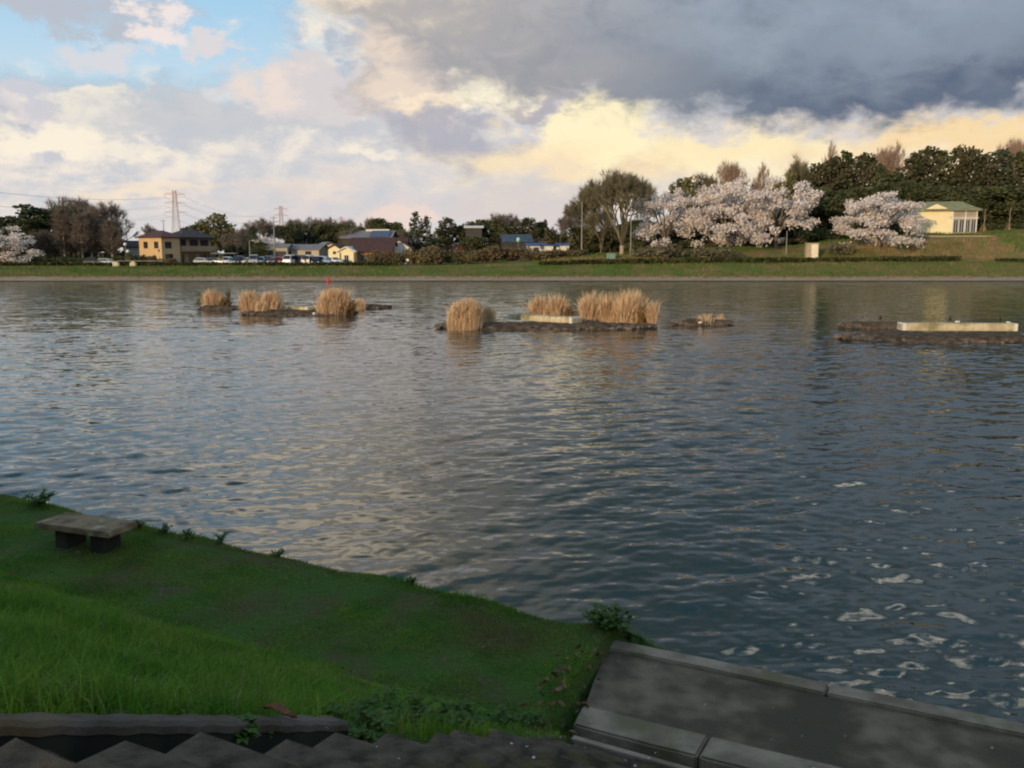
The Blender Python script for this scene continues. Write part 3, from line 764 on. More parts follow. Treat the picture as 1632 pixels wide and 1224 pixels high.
# the shrubbery on the bank, centre
SH = [(603, 394, 34, 2, 'brown shrub at the right end of the farmhouse'), (628, 396, 34, 0, 'brown shrub below the white gable'), (655, 394, 36, 2, 'brown shrub right of the white gable'),
      (684, 383, 52, 0, 'tallest domed brown shrub in the middle of the bank'), (712, 392, 40, 1, 'green shrub right of the tallest domed shrub'), (738, 391, 44, 0, 'brown shrub below the reddish bush'),
      (766, 394, 40, 2, 'brown shrub below the dark round tree'), (800, 385, 50, 0, 'second domed brown shrub, below the green lamp'), (833, 390, 40, 2, 'brown shrub left of the blue roof'),
      (858, 394, 44, 0, 'low dark brown shrub below the blue roof'), (884, 395, 40, 2, 'low brown shrub right of the blue roof'), (908, 394, 40, 0, 'low brown shrub left of the tall thin pole')]
for i, (px, top, w, v, lab) in enumerate(SH): plant('bush%d' % v, px, top, 176 + i % 3, w * 1.15, lab, 'shrub', 'shrub', 'shrubs along the top of the far bank')
# rising dark slope left of the tall bare tree
for k, px, top, D, w, lab in [('bare1', 884, 372, 205, 40, 'low bare tree right of the blue roof'), ('bare0', 900, 350, 200, 46, 'bare tree just left of the tall thin pole'),
        ('bud0', 922, 324, 205, 56, 'bare tree around the tall thin pole'), ('bud1', 944, 300, 206, 66, 'greenish bare tree left of the big pale trunk'),
        ('bare2', 966, 290, 210, 60, 'bare tree behind the big pale-trunked tree'), ('ever1', 930, 362, 198, 60, 'dark low tree at the foot of the tall thin pole'),
        ('bud0', 958, 340, 192, 52, 'budding tree left of the pale trunk, yellowish'), ('ever2', 1020, 352, 196, 60, 'dark evergreen right of the big pale trunk'),
        ('bud1', 1016, 292, 208, 52, 'budding tree right of the big pale-trunked tree')]:
    plant(k, px, top, D, w, lab, 'evergreen_tree' if k[:2] == 'ev' else 'bare_tree', group='trees on the rise around the big pale trunk')
plant('vase', 991, 280, 176, 94, 'big vase-shaped leafless tree with a pale trunk', 'large_bare_tree', rz=.8)
# cherries
plant('cherry2', 1060, 290, 182, 96, 'left cherry tree in bloom right of the big bare tree', 'cherry_tree', group='cherry trees in bloom on the right bank')
plant('cherry1', 1160, 276, 178, 120, 'second cherry tree in bloom, left half of the widest pink mass', 'cherry_tree', group='cherry trees in bloom on the right bank')
plant('cherry0', 1236, 273, 179, 112, 'third cherry tree in bloom, right half of the widest pink mass', 'cherry_tree', group='cherry trees in bloom on the right bank')
plant('cherry1', 1400, 300, 172, 124, 'low spreading cherry tree beside the green-roofed building', 'cherry_tree', group='cherry trees in bloom on the right bank', rz=2.2)
# woods behind the cherries
for k, px, top, D, w, lab, nm in [
    ('light1', 1090, 285, 215, 60, 'olive tree behind the gap between the first two cherries', 'broadleaf_tree'), ('bud1', 1118, 284, 218, 60, 'budding tree behind the second cherry', 'bare_tree'),
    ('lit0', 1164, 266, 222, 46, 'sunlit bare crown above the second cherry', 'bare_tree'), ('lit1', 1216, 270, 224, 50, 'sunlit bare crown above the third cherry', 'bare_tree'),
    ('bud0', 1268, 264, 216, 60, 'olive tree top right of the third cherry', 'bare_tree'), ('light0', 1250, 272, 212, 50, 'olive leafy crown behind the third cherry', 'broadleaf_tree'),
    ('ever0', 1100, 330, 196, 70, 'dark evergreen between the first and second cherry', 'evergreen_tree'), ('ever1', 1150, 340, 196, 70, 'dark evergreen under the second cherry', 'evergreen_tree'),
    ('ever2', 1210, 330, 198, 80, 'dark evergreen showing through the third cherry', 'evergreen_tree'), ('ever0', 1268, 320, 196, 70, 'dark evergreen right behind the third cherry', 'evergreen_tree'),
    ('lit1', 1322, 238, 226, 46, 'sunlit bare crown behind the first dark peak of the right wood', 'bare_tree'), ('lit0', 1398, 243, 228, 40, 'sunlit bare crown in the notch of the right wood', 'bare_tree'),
    ('lit1', 1426, 238, 228, 52, 'widest sunlit bare crown above the right wood', 'bare_tree'), ('lit0', 1610, 230, 226, 54, 'sunlit bare crown above the right edge of the wood', 'bare_tree')]:
    plant(k, px, top, D, w, lab, nm, group='trees behind the cherries and the right wood')
RW = [('cedar2', 1300, 262, 206, 40, 'dark tree left of the first peak of the right wood'), ('cedar0', 1322, 251, 208, 44, 'dark tree just left of the first peak of the right wood'),
      ('cedar1', 1341, 242, 208, 38, 'first dark peak of the right wood'), ('cedar2', 1368, 246, 210, 40, 'dark flat tree right of the first peak of the wood'),
      ('cedar3', 1395, 262, 208, 26, 'narrow dark tree in the notch of the right wood'), ('ever1', 1415, 276, 206, 44, 'low dark tree below the widest sunlit bare crown'),
      ('cedar0', 1448, 246, 210, 42, 'dark tree right of the widest sunlit bare crown'), ('cedar2', 1468, 236, 212, 44, 'rounded high dark tree above the building roof'),
      ('cedar1', 1494, 242, 210, 38, 'dark tree above the ridge of the green roof'), ('cedar0', 1518, 233, 212, 34, 'sharp highest peak of the dark wood above the green roof'),
      ('cedar2', 1538, 236, 210, 36, 'rounded dark tree beside the sharpest peak'), ('cedar0', 1562, 245, 210, 36, 'dark tree above the first staked sapling'),
      ('cedar3', 1586, 239, 212, 38, 'rounded dark tree above the gap between the saplings'), ('cedar1', 1612, 243, 210, 36, 'dark tree above the second staked sapling'),
      ('cedar2', 1634, 250, 210, 40, 'dark tree at the right edge of the photo'), ('cedar0', 1660, 246, 212, 44, None)]
for k, px, top, D, w, lab in RW:
    plant(k, px, top, D, w * 1.3, lab or 'dark tree just past the right edge of the photo', 'conifer_tree', group='dark trees of the right wood')
RF = [(1296, 300, 'ever0', 'lower dark evergreen between the third cherry and the spreading cherry'), (1332, 306, 'ever2', 'lower dark evergreen left of the spreading cherry'), (1366, 300, 'ever1', 'lower dark evergreen above the left of the spreading cherry'),
      (1404, 296, 'ever0', 'lower dark evergreen above the middle of the spreading cherry'), (1446, 292, 'ever2', 'lower dark evergreen above the right of the spreading cherry'), (1486, 296, 'ever1', 'lower dark evergreen just behind the green roof'),
      (1526, 298, 'ever0', 'lower dark evergreen behind the right end of the green roof'), (1566, 300, 'ever2', 'lower dark evergreen behind the first staked sapling'),
      (1602, 296, 'ever1', 'lower dark evergreen behind the second staked sapling'), (1640, 300, 'ever0', 'lower dark evergreen behind the right edge of the wall')]
for px, top, k, lab in RF: plant(k, px, top, 198, 76, lab, 'evergreen_tree', group='lower dark trees of the right wood')
for px, top, w, k, lab in [(1296, 352, 60, 'bush1', 'dark shrub right of the third cherry'), (1340, 362, 50, 'bush1', 'dark shrub left of the spreading cherry'), (1440, 356, 60, 'bush1', 'dark shrub under the spreading cherry by the building'),
        (1020, 378, 50, 'bush1', 'dark shrub right of the big pale trunk'), (1080, 374, 70, 'bush1', 'dark shrub under the left cherry'), (1140, 376, 60, 'bush0', 'brown shrub under the second cherry'),
        (1200, 372, 70, 'bush1', 'dark shrub below the widest pink mass'), (1250, 376, 50, 'bush0', 'brown shrub under the third cherry'),
        (1590, 352, 60, 'bush1', 'dark shrub between the staked saplings'), (1626, 352, 50, 'bush1', 'dark shrub at the right edge above the wall'), (1556, 350, 40, 'bush1', 'dark shrub right of the green-roofed building')]:
    plant(k, px, top, 190, w, lab, 'shrub', 'shrub', 'shrubs at the foot of the right wood')
for px, top, w, lab in [(1060, 384, 90, 'dry brown mound of brambles left of the white cabinet'), (1130, 388, 80, 'brown bramble mound between the cherries and the bank'), (1340, 380, 50, 'bare brown bush right of the white cabinet')]:
    plant('budbush', px, top, 170, w, lab, 'bramble', 'shrub', 'brambles on the right bank')

# undergrowth closing the foot of the woods: one mass, nobody could count it
def undergrowth(bands, m, seed):
    rng = np.random.default_rng(seed); P = []
    for px0, px1, D, h, n in bands:
        px = rng.uniform(px0, px1, n); Dd = D + rng.uniform(-4, 4, n); X = (px - 816) / F * Dd * 1.003; zb = ground_z(X, Dd)
        hh = h * (.8 + .45 * fbm(X * .16, X * 0 + D, 3, seed)); P.append(np.stack([X, Dd, zb + rng.random(n) ** .7 * hh], 1))
    P = np.concatenate(P); V, I = leaf_quads(rng, P, .75, .1); o = link('undergrowth', np_mesh('undergrowth', V, 4, I, m)); tag(o, kind='stuff'); return o
undergrowth([(-60, 196, 196, 3.6, 7000), (366, 460, 222, 4.0, 3000), (440, 700, 250, 5.0, 7000), (640, 900, 232, 5.0, 7000), (870, 1010, 200, 6.5, 6500), (1000, 1320, 204, 6.5, 12000), (1280, 1700, 222, 8.0, 14000)], M_CEDAR, 5)

# ---------------------------------------------------------------- buildings, far bank furniture
def plain(name, r, g, b, rough=.7, spec=.3, var=.12, metal=0.0, scale=.6):
    c = lin(r, g, b); d = tuple(x * (1 - var) for x in c[:3]) + (1,)
    return material(name, c, d, scale, rough, spec=spec, metal=metal)
GLASS = material('window_glass', (.02, .024, .03, 1), (.035, .04, .05, 1), .8, .08, spec=.6)
FRAME = plain('window_frame', 90, 82, 74)
WHITE = plain('white_paint', 222, 218, 205)
CREAMW = plain('cream_wall', 236, 222, 178, .8, .2, .06)
OCHRE = plain('ochre_wall', 204, 174, 130, .85, .2, .08)
TAN = plain('tan_wall', 160, 138, 110, .85, .2, .08)
def roof_mat(name, r, g, b):
    m = material(name, lin(r, g, b), tuple(x * .7 for x in lin(r, g, b)[:3]) + (1,), 1.4, .7, spec=.3); nt = m.node_tree
    tc = nt.nodes.new('ShaderNodeTexCoord'); wv = nt.nodes.new('ShaderNodeTexWave'); wv.bands_direction = 'X'; wv.inputs['Scale'].default_value = 1.6
    bp = nt.nodes.new('ShaderNodeBump'); bp.inputs['Distance'].default_value = .05
    nt.links.new(tc.outputs['Object'], wv.inputs[0]); nt.links.new(wv.outputs['Fac'], bp.inputs['Height'])
    nt.links.new(bp.outputs[0], nt.nodes['Principled BSDF'].inputs['Normal']); return m
ROOF_RED = roof_mat('dark_red_roof', 92, 58, 56); ROOF_DARK = roof_mat('dark_grey_roof', 62, 58, 66); ROOF_BROWN = roof_mat('brown_tile_roof', 88, 60, 54)
ROOF_GREEN = roof_mat('green_roof', 152, 150, 108); ROOF_GREY = roof_mat('grey_roof', 140, 136, 138); ROOF_BLUE = roof_mat('blue_roof', 70, 98, 150); ROOF_SLATE = roof_mat('blue_grey_roof', 78, 92, 108)
CONC = material('aged_concrete', (.30, .27, .22, 1), (.20, .175, .14, 1), 1.5, .9, bump=.01)

def window(parent, x, z, w, h, y, axis='y', sign=-1, panes=2, mat_=None):
    """a framed window on the wall plane (axis = y or x at value y), facing sign; x runs along the wall"""
    f = MB(); g = MB(); t = .07; o = .05
    def bx(mb, a0, a1, z0, z1, d0, d1):
        lo, hi = sorted((y + sign * d0, y + sign * d1))
        if axis == 'y': mb.box(a0, a1, lo, hi, z0, z1)
        else: mb.box(lo, hi, a0, a1, z0, z1)
    bx(f, x - w / 2, x + w / 2, z, z + t, -.02, o); bx(f, x - w / 2, x + w / 2, z + h - t, z + h, -.02, o)
    bx(f, x - w / 2, x - w / 2 + t, z + t, z + h - t, -.02, o); bx(f, x + w / 2 - t, x + w / 2, z + t, z + h - t, -.02, o)
    for k in range(1, panes): 
        c = x - w / 2 + w * k / panes; bx(f, c - .03, c + .03, z + t, z + h - t, -.02, o - .01)
    fr = f.build('window', mat_ or FRAME, parent)
    bx(g, x - w / 2 + .04, x + w / 2 - .04, z + .04, z + h - .04, -.03, .02)
    g.build('pane', GLASS, fr)
def hip_roof(mb, x0, x1, y0, y1, z, h, over=.6, ridge=None):
    x0 -= over; x1 += over; y0 -= over; y1 += over; t = .16
    if (x1 - x0) >= (y1 - y0):
        r = ridge if ridge is not None else (y1 - y0) / 2; a, b = (x0 + r, (y0 + y1) / 2), (x1 - r, (y0 + y1) / 2)
    else:
        r = ridge if ridge is not None else (x1 - x0) / 2; a, b = ((x0 + x1) / 2, y0 + r), ((x0 + x1) / 2, y1 - r)
    v = [(x0, y0, z), (x1, y0, z), (x1, y1, z), (x0, y1, z), (x0, y0, z + t), (x1, y0, z + t), (x1, y1, z + t), (x0, y1, z + t), (*a, z + t + h), (*b, z + t + h)]
    f = [(3, 2, 1, 0), (0, 1, 5, 4), (1, 2, 6, 5), (2, 3, 7, 6), (3, 0, 4, 7)]
    if (x1 - x0) >= (y1 - y0): f += [(4, 5, 9, 8), (5, 6, 9), (6, 7, 8, 9), (7, 4, 8)]
    else: f += [(4, 5, 8), (5, 6, 9, 8), (6, 7, 9), (7, 4, 8, 9)]
    mb.add(v, f)
def gable_roof(mb, x0, x1, y0, y1, z, h, over=.5, axis='x', t=.16):
    """ridge along axis; two sloping slabs with thickness"""
    x0 -= over; x1 += over; y0 -= over; y1 += over
    if axis == 'x':
        pts = [(y0, z), ((y0 + y1) / 2, z + h), (y1, z), (y1, z + t), ((y0 + y1) / 2, z + h + t * 1.2), (y0, z + t)]; mb.prism(pts, x0, x1, 'x')
    else:
        pts = [(x0, z), ((x0 + x1) / 2, z + h), (x1, z), (x1, z + t), ((x0 + x1) / 2, z + h + t * 1.2), (x0, z + t)]; mb.prism(pts, y0, y1, 'y')
def walls(mb, x0, x1, y0, y1, z0, z1, gable=None, h=0):
    if gable is None: mb.box(x0, x1, y0, y1, z0, z1); return
    if gable == 'x': mb.prism([(y0, z0), (y1, z0), (y1, z1), ((y0 + y1) / 2, z1 + h), (y0, z1)], x0, x1, 'x')
    else: mb.prism([(x0, z0), (x1, z0), (x1, z1), ((x0 + x1) / 2, z1 + h), (x0, z1)], y0, y1, 'y')
def gz(x, y): return float(ground_z(x, y))

# the car park behind the left bank
pk = MB(); pk.v = []
cp = link('car_park', grid_mesh('car_park', np.linspace(-76, -20, 30), np.linspace(170, 200, 16), lambda X, Y: ground_z(X, Y) + .03 + 0 * X, plain('asphalt', 92, 90, 88, .9))); tag(cp, kind='structure')

# yellow two storey house
D0 = 182.0; pc = at(258, 400, D0); hz = gz(pc.x, D0)
house = empty('house', (pc.x, D0, hz), R(60), 'yellow ochre two-storey house with dark red hip roof and long balcony', 'house')
wl = MB(); wl.box(0, 4.6, 0, 7.0, -.3, 5.6); wl.build('wall', OCHRE, house)
w2 = MB(); w2.box(4.6, 14.4, 1.9, 7.0, -.3, 5.6); w2.box(14.0, 14.4, .5, 1.9, -.3, 3.2); w2.build('wing_wall', TAN, house)
rf = MB(); hip_roof(rf, 0, 5.2, 0, 7.0, 5.6, 1.35, .55); rf.build('roof', ROOF_RED, house)
rf = MB(); hip_roof(rf, 5.8, 14.4, .9, 7.0, 5.62, 1.7, .5); rf.build('wing_roof', ROOF_DARK, house)
bl = MB(); bl.box(4.63, 14.7, .55, 1.9, 2.75, 2.95); bl.box(4.63, 14.7, .5, .62, 2.95, 3.95); bl.box(14.6, 14.72, .62, 1.9, 2.95, 3.95); bl.build('balcony', TAN, house)
for x in (6.6, 9.8, 12.6): window(house, x, 3.1, 2.2, 2.2, 1.9, panes=2)
for x in (6.2, 9.2, 12.2): window(house, x, .2, 1.8, 2.0, 1.9, panes=2)
window(house, 1.6, 3.4, 1.6, 1.4, 0); window(house, 1.7, .3, 1.9, 2.0, 0)
for y in (1.6, 4.9): window(house, y, 3.4, 1.3, 1.4, 0, 'x', -1)
window(house, 2.4, .7, 1.2, 1.2, 0, 'x', -1)
po = MB(); po.tube((4.6, -.1, -.2), (4.6, -.1, 5.5), .06); po.build('downpipe', FRAME, house)
# small dark-roofed house behind it
p = at(226, 400, 222); h2 = empty('house', (p.x, 222, gz(p.x, 222) - 1.2), R(30), 'small white house with dark roof half hidden left of the yellow house', 'house')
q = MB(); walls(q, -4, 4, -3, 3, -.3, 5.0, 'x', 1.5); q.build('wall', plain('offwhite_wall', 176, 172, 164), h2)
q = MB(); gable_roof(q, -4, 4, -3, 3, 5.0, 1.5, .6, 'x'); q.build('roof', ROOF_DARK, h2); window(h2, 0, 3.0, 1.4, 1.2, -3)
# house right of the yellow one: carport roof
p = at(358, 408, 192); c2 = empty('carport', (p.x, 192, gz(p.x, 192)), R(8), 'low carport with pale flat roof right of the yellow house', 'carport')
q = MB(); q.box(-2.6, 2.6, -2, 2, 2.3, 2.42); q.build('roof', plain('pale_sheet', 150, 156, 166), c2)
for sx in (-2.4, 2.4):
    for sy in (-1.8, 1.8): q = MB(); q.tube((sx, sy, -.2), (sx, sy, 2.3), .06); q.build('post', FRAME, c2)

def simple_house(px, D, w, d, h, rh, rot, label, wm, rm, axis='x', wins=((0, 1.0, 1.6, 1.2),), name='house', cat='house', z=None, over=.5, gmat=None):
    p = at(px, 400, D); e = empty(name, (p.x, D, gz(p.x, D) if z is None else z), R(rot), label, cat)
    q = MB(); walls(q, -w / 2, w / 2, -d / 2, d / 2, -.4, h, axis, rh); q.build('wall', wm, e)
    q = MB(); gable_roof(q, -w / 2, w / 2, -d / 2, d / 2, h + .02, rh, over, axis); q.build('roof', rm, e)
    for (x, zz, ww, hh) in wins: window(e, x, zz, ww, hh, -d / 2)
    return e
GREYW = plain('grey_wall', 176, 170, 158); DKW = plain('dark_wall', 66, 62, 60)
e = simple_house(440, 205, 6.2, 8, 3.7, .6, 6, 'grey-white box building with flat-pitched roof behind the utility pole', GREYW, ROOF_GREY, wins=((-2.0, 2.2, 1.2, .9),), name='shed', cat='building')
q = MB(); q.box(.2, 2.8, -4.1, -4.02, .2, 2.8); q.build('shutter', DKW, e)
e = simple_house(486, 208, 9, 8, 3.1, 1.1, -4, 'long pale shed with grey gabled roof behind the white vans', plain('pale_shed_wall', 182, 172, 154), ROOF_GREY, wins=((-2.6, 1.2, 1.2, 1.6), (2.0, 1.4, 1.4, 1.4)), name='shed', cat='building')
q = MB(); q.box(-4.2, -3.2, -4.08, -4.02, 0, 3.0); q.build('pillar', WHITE, e)
e = simple_house(520, 214, 5, 7, 3.6, 1.3, 24, 'grey-roofed building with a sunlit cream gable left of the farmhouse', CREAMW, ROOF_GREY, 'y', wins=((-1.2, .3, 1.6, 1.6),), name='shed', cat='building')
# farmhouse
p = at(552, 400, 184); fh = empty('farmhouse', (p.x, 184, gz(p.x, 184)), R(-6), 'low farmhouse with cream gable front and wide dark brown tiled roof', 'house')
q = MB(); walls(q, -1.7, 1.7, 0, 5, -.3, 2.5, 'y', 1.0); q.build('gable_wing', CREAMW, fh)
q = MB(); gable_roof(q, -1.7, 1.7, -.1, 5, 2.52, 1.0, .35, 'y', .22); q.build('gable_roof', WHITE, fh)
q = MB(); walls(q, 1.73, 8.6, 2.2, 8.0, -.3, 2.6, 'x', 2.0); q.build('wall', plain('brown_wall', 150, 112, 84), fh)
q = MB(); gable_roof(q, 1.2, 8.8, 1.9, 8.0, 2.62, 2.1, .6, 'x'); q.build('roof', ROOF_BROWN, fh)
window(fh, 0, .1, 1.0, 1.9, 0, mat_=WHITE); window(fh, 3.6, .2, 2.4, 1.8, 2.2); window(fh, 6.6, .2, 1.6, 1.8, 2.2)
for x in (-1.5, 1.5): q = MB(); q.box(x - .15, x + .15, -.5, -.2, -.2, 2.5); q.build('pillar', CREAMW, fh)
e = simple_house(541, 196, 2.8, 6, 3.2, .9, -10, 'small cream gable end peeping above the farmhouse front', CREAMW, ROOF_BROWN, 'y', wins=((0, 2.2, .7, .6),))
# roof with solar panels behind the farmhouse
e = simple_house(590, 205, 11, 8, 5.6, 1.7, -3, 'blue-grey roofed house with solar panels behind the farmhouse', DKW, ROOF_GREY, wins=((-3, 3.4, 1.6, 1.2), (3, 3.4, 1.6, 1.2)))
q = MB(); q.add([(.8, -4.35, 5.98), (5.2, -4.35, 5.98), (5.2, -1.0, 7.38), (.8, -1.0, 7.38), (.8, -4.35, 6.06), (5.2, -4.35, 6.06), (5.2, -1.0, 7.46), (.8, -1.0, 7.46)],
                [(0, 3, 2, 1), (4, 5, 6, 7), (0, 1, 5, 4), (1, 2, 6, 5), (2, 3, 7, 6), (3, 0, 4, 7)]); q.build('solar_panel', plain('solar_blue', 52, 72, 104, .3), e)
q = MB(); q.box(-.8, 4.6, -.5, .5, 7.3, 7.75); q.build('ridge_box', WHITE, e)
e = simple_house(637, 194, 5.4, 9, 3.2, 1.7, 4, 'dark-roofed house whose white gable faces the lake', WHITE, ROOF_BROWN, 'y', wins=(), over=.35)
e = simple_house(606, 200, 12, 8, 3.2, 2.4, 0, 'house with reddish brown roof between the farmhouse and white gable', plain('brown_wall2', 120, 92, 76), ROOF_BROWN, wins=((-3, 1, 1.6, 1.2),))
e = simple_house(756, 236, 4.2, 6, 7.0, .5, 0, 'low-pitched house showing a pale roof strip among dark trees', DKW, WHITE, wins=((0, 4.5, 1.6, .7),)); e.location.z += 1.6
e = simple_house(822, 214, 6.5, 7, 4.0, 1.7, 8, 'house with blue-grey hipped roof behind the green lamp', DKW, ROOF_SLATE, wins=((-1.5, 3.0, 1.4, 1.1), (2, 3, 1.4, 1.1)))
e = simple_house(860, 198, 5.6, 7, 2.7, .5, 2, 'white-walled building with bright blue roof at the foot of the rise', WHITE, ROOF_BLUE, wins=((-1, 1.4, 1.2, 1.0),), name='shed', cat='building')
q = MB(); q.box(3.3, 6.6, -2.6, 2.6, 2.75, 3.35); q.build('side_roof', ROOF_BLUE, e)
q = MB(); q.box(3.4, 6.4, -2.4, 2.4, -.3, 2.74); q.build('side_wall', WHITE, e)

# cream building with green roof, right bank
D1 = 181.0; p = at(1516, 373, D1); bz = p.z
b = empty('pavilion', (p.x, D1, bz), R(-14), 'cream hall with green metal roof and glazed end beside the spreading cherry', 'building')
q = MB(); q.box(-6.6, 0, 0, 7.0, 0, 4.6); q.build('wall', CREAMW, b)
q = MB(); q.box(0, 4.6, .25, 6.8, 0, 4.55); q.build('end_wall', plain('grey_end_wall', 158, 150, 138), b)
q = MB(); q.box(-6.9, 4.9, -.2, 7.2, -1.6, 0); q.build('plinth', CREAMW, b)
q = MB(); hip_roof(q, -6.6, 4.6, 0, 7, 4.62, 1.9, .75, 3.0); q.build('roof', ROOF_GREEN, b)
q = MB(); q.add([(-5.2, -.62, 5.0), (-1.0, -.62, 5.0), (-3.1, -.62, 6.0), (-5.2, 1.5, 5.0), (-1.0, 1.5, 5.0), (-3.1, 2.6, 6.0)], [(0, 1, 2), (5, 4, 3), (0, 2, 5, 3), (1, 4, 5, 2), (0, 3, 4, 1)]); g_ = q.build('gablet', CREAMW, b)
q = MB(); q.box(-.02, 4.8, -.1, .2, 3.1, 3.3); q.build('awning', WHITE, b)
for k in range(4): window(b, .75 + k * 1.1, .25, .95, 2.7, .25, panes=2, mat_=WHITE)
for x in (0.1, 2.45, 4.5): q = MB(); q.box(x - .1, x + .1, -.06, .22, 0, 4.5); q.build('pillar', WHITE, b)
q = MB(); q.sphere((-.35, -.12, 3.4), .28, 10, 6, (1, .3, 1)); q.build('wall_lamp', WHITE, b)

# retaining wall right of the building
WP = [(at(1470, 381, 176)), (at(1545, 380, 176)), (at(1660, 378, 176))]
rw = MB(); ws = WP[0].x; we = WP[2].x; zt = at(1560, 377, 176).z
wall = empty('retaining_wall', (ws, 176, zt), 0, 'low concrete retaining wall running right from the cream hall', 'wall')
q = MB(); q.box(0, we - ws, 0, .5, -1.15, 0); q.build('wall', CONC, wall)
q = MB(); q.box(-.1, we - ws, -.12, .62, .003, .14); q.build('coping', plain('pale_coping', 196, 176, 140), wall)
for k in range(5):
    q = MB(); x = 1.2 + k * (we - ws) / 5; q.box(x, x + .35, -.12, -.003, -1.15, -.02); q.build('pier', plain('wall_pier', 120, 100, 78), wall)

# white cabinet and green box
p = at(1295, 404, 168); e = empty('cabinet', (p.x, 168, gz(p.x, 168) - .05), 0, 'pale metal cabinet with a white door on the right bank', 'cabinet')
hh = at(1295, 388, 168).z - e.location.z
q = MB(); q.box(-1.15, 1.15, 0, 1.1, 0, hh, .03); q.build('body', plain('cabinet_grey', 176, 160, 134), e)
q = MB(); q.box(-.25, 1.0, -.05, 0, .12, hh - .15, .01); d = q.build('door', plain('cabinet_door', 236, 226, 196), e); q = MB(); q.box(-.17, -.12, -.1, -.05, .7, .95); q.build('handle', FRAME, d)
q = MB(); q.box(-1.22, 1.22, -.1, 1.2, hh + .003, hh + .09, .02); q.build('lid', plain('cabinet_top', 190, 176, 150), e)
p = at(974, 408, 170); e = empty('utility_box', (p.x, 170, gz(p.x, 170)), R(20), 'pale green box left of the big pale trunk', 'box')
q = MB(); q.box(-.75, .75, -.5, .5, -.2, 1.45, .04); q.build('body', plain('box_green', 120, 146, 134), e)
q = MB(); q.box(-.55, .55, -.53, -.5, .15, 1.2, .01); q.build('door', plain('box_green2', 138, 160, 146), e)

# poles, lamps
POLE = plain('pole_grey', 150, 144, 134); 
def pole(px, top, D, r, label, name='pole', cat='pole', arms=(), m=None, lamp=None, group=None):
    p = at(px, 400, D); z = gz(p.x, D); h = at(px, top, D).z - z
    e = empty(name, (p.x, D, z), 0, label, cat, group)
    q = MB(); q.tube((0, 0, -.3), (0, 0, h), r, r * .6, 8); q.build('pole', m or POLE, e)
    for (dz, w) in arms:
        q = MB(); q.box(-w / 2, w / 2, -.05, .05, h - dz - .05, h - dz + .05)
        for k in (-.45, 0, .45): q.tube((k * w, 0, h - dz + .05), (k * w, 0, h - dz + .25), .05, .03, 6)
        q.build('crossarm', m or POLE, e)
    if lamp == 'globe':
        q = MB(); q.sphere((0, 0, h + .2), .32, 12, 8); q.build('lamp_globe', plain('globe_white', 236, 236, 228, .4), e)
    if lamp == 'arm':
        q = MB(); q.tube((0, 0, h), (.7, 0, h + .12), .04, .04, 6); q.build('arm', POLE, e)
        q = MB(); q.box(.55, 1.15, -.13, .13, h + .06, h + .18, .02); q.build('lamp_head', WHITE, e)
    if lamp == 'green':
        q = MB(); q.sphere((0, 0, h + .1), .42, 12, 8, (1, 1, 1.25)); q.build('lamp_head', plain('lamp_green', 160, 214, 190, .4), e)
    return e
e = pole(438, 345, 190, .16, 'tall concrete utility pole rising above the parked cars', 'utility_pole', 'utility pole', arms=((.3, 1.6), (1.1, 1.6)))
pole(398, 384, 184, .12, 'short pale pole with small floodlight behind the white cars', 'light_pole', 'lamp', lamp='arm')
pole(263, 350, 230, .14, 'distant utility pole behind the yellow house roof', 'utility_pole', 'utility pole', arms=((.3, 1.4),))
pole(200, 391, 176, .06, 'white globe lamp on a post right of the left wood', 'street_lamp', 'lamp', lamp='globe')
pole(203.5, 402, 178, .04, 'tiny lower white lamp just right of the globe lamp', 'garden_lamp', 'lamp', lamp='globe').scale = (1, 1, 1)
pole(157, 403, 176, .05, 'small white lamp among the brown upright trees', 'street_lamp', 'lamp', lamp='arm')
pole(826, 383, 186, .06, 'pale green lamp below the grey-blue roof', 'street_lamp', 'lamp', lamp='green')
pole(927, 322, 182, .16, 'tall thin pale pole against the dark rise', 'pole', 'pole')
pole(1005, 348, 172, .13, 'pale pole just right of the big pale trunk', 'pole', 'pole')
pole(1253, 368, 172, .11, 'grey pole in front of the third cherry', 'pole', 'pole')
# staked saplings
for px, top, lab in ((1567, 333, 'staked bare sapling nearer the cream hall'), (1607, 332, 'staked bare sapling near the right edge of the photo')):
    p = at(px, 372, 180); z = at(px, 369, 180).z - .6
    e = empty('sapling', (p.x, 180, z), 0, lab, 'sapling', 'staked saplings above the retaining wall'); h = at(px, top, 180).z - z
    segs = [((0, 0, -.2), (.1, 0, h), .09, .04)] + [((.05, 0, h * f), (.05 + math.cos(t) * .5, math.sin(t) * .5, h * f + .7), .03, .01) for f, t in ((.6, 0), (.7, 2), (.8, 4), (.88, 1), (.5, 5))]
    V, I = tubes_np(segs, 5); link('trunk', np_mesh('trunk', V, 4, I, PALE_BARK, True), e)
    q = MB(); q.tube((-.9, .3, 0), (-.15, .1, 1.9), .07); q.tube((.9, .3, 0), (.15, .1, 1.9), .07); q.tube((0, -.8, 0), (0, -.1, 1.9), .07); q.tube((-.75, .15, 1.1), (.75, .15, 1.1), .06); q.build('stake_frame', plain('stake_wood', 150, 116, 82), e)

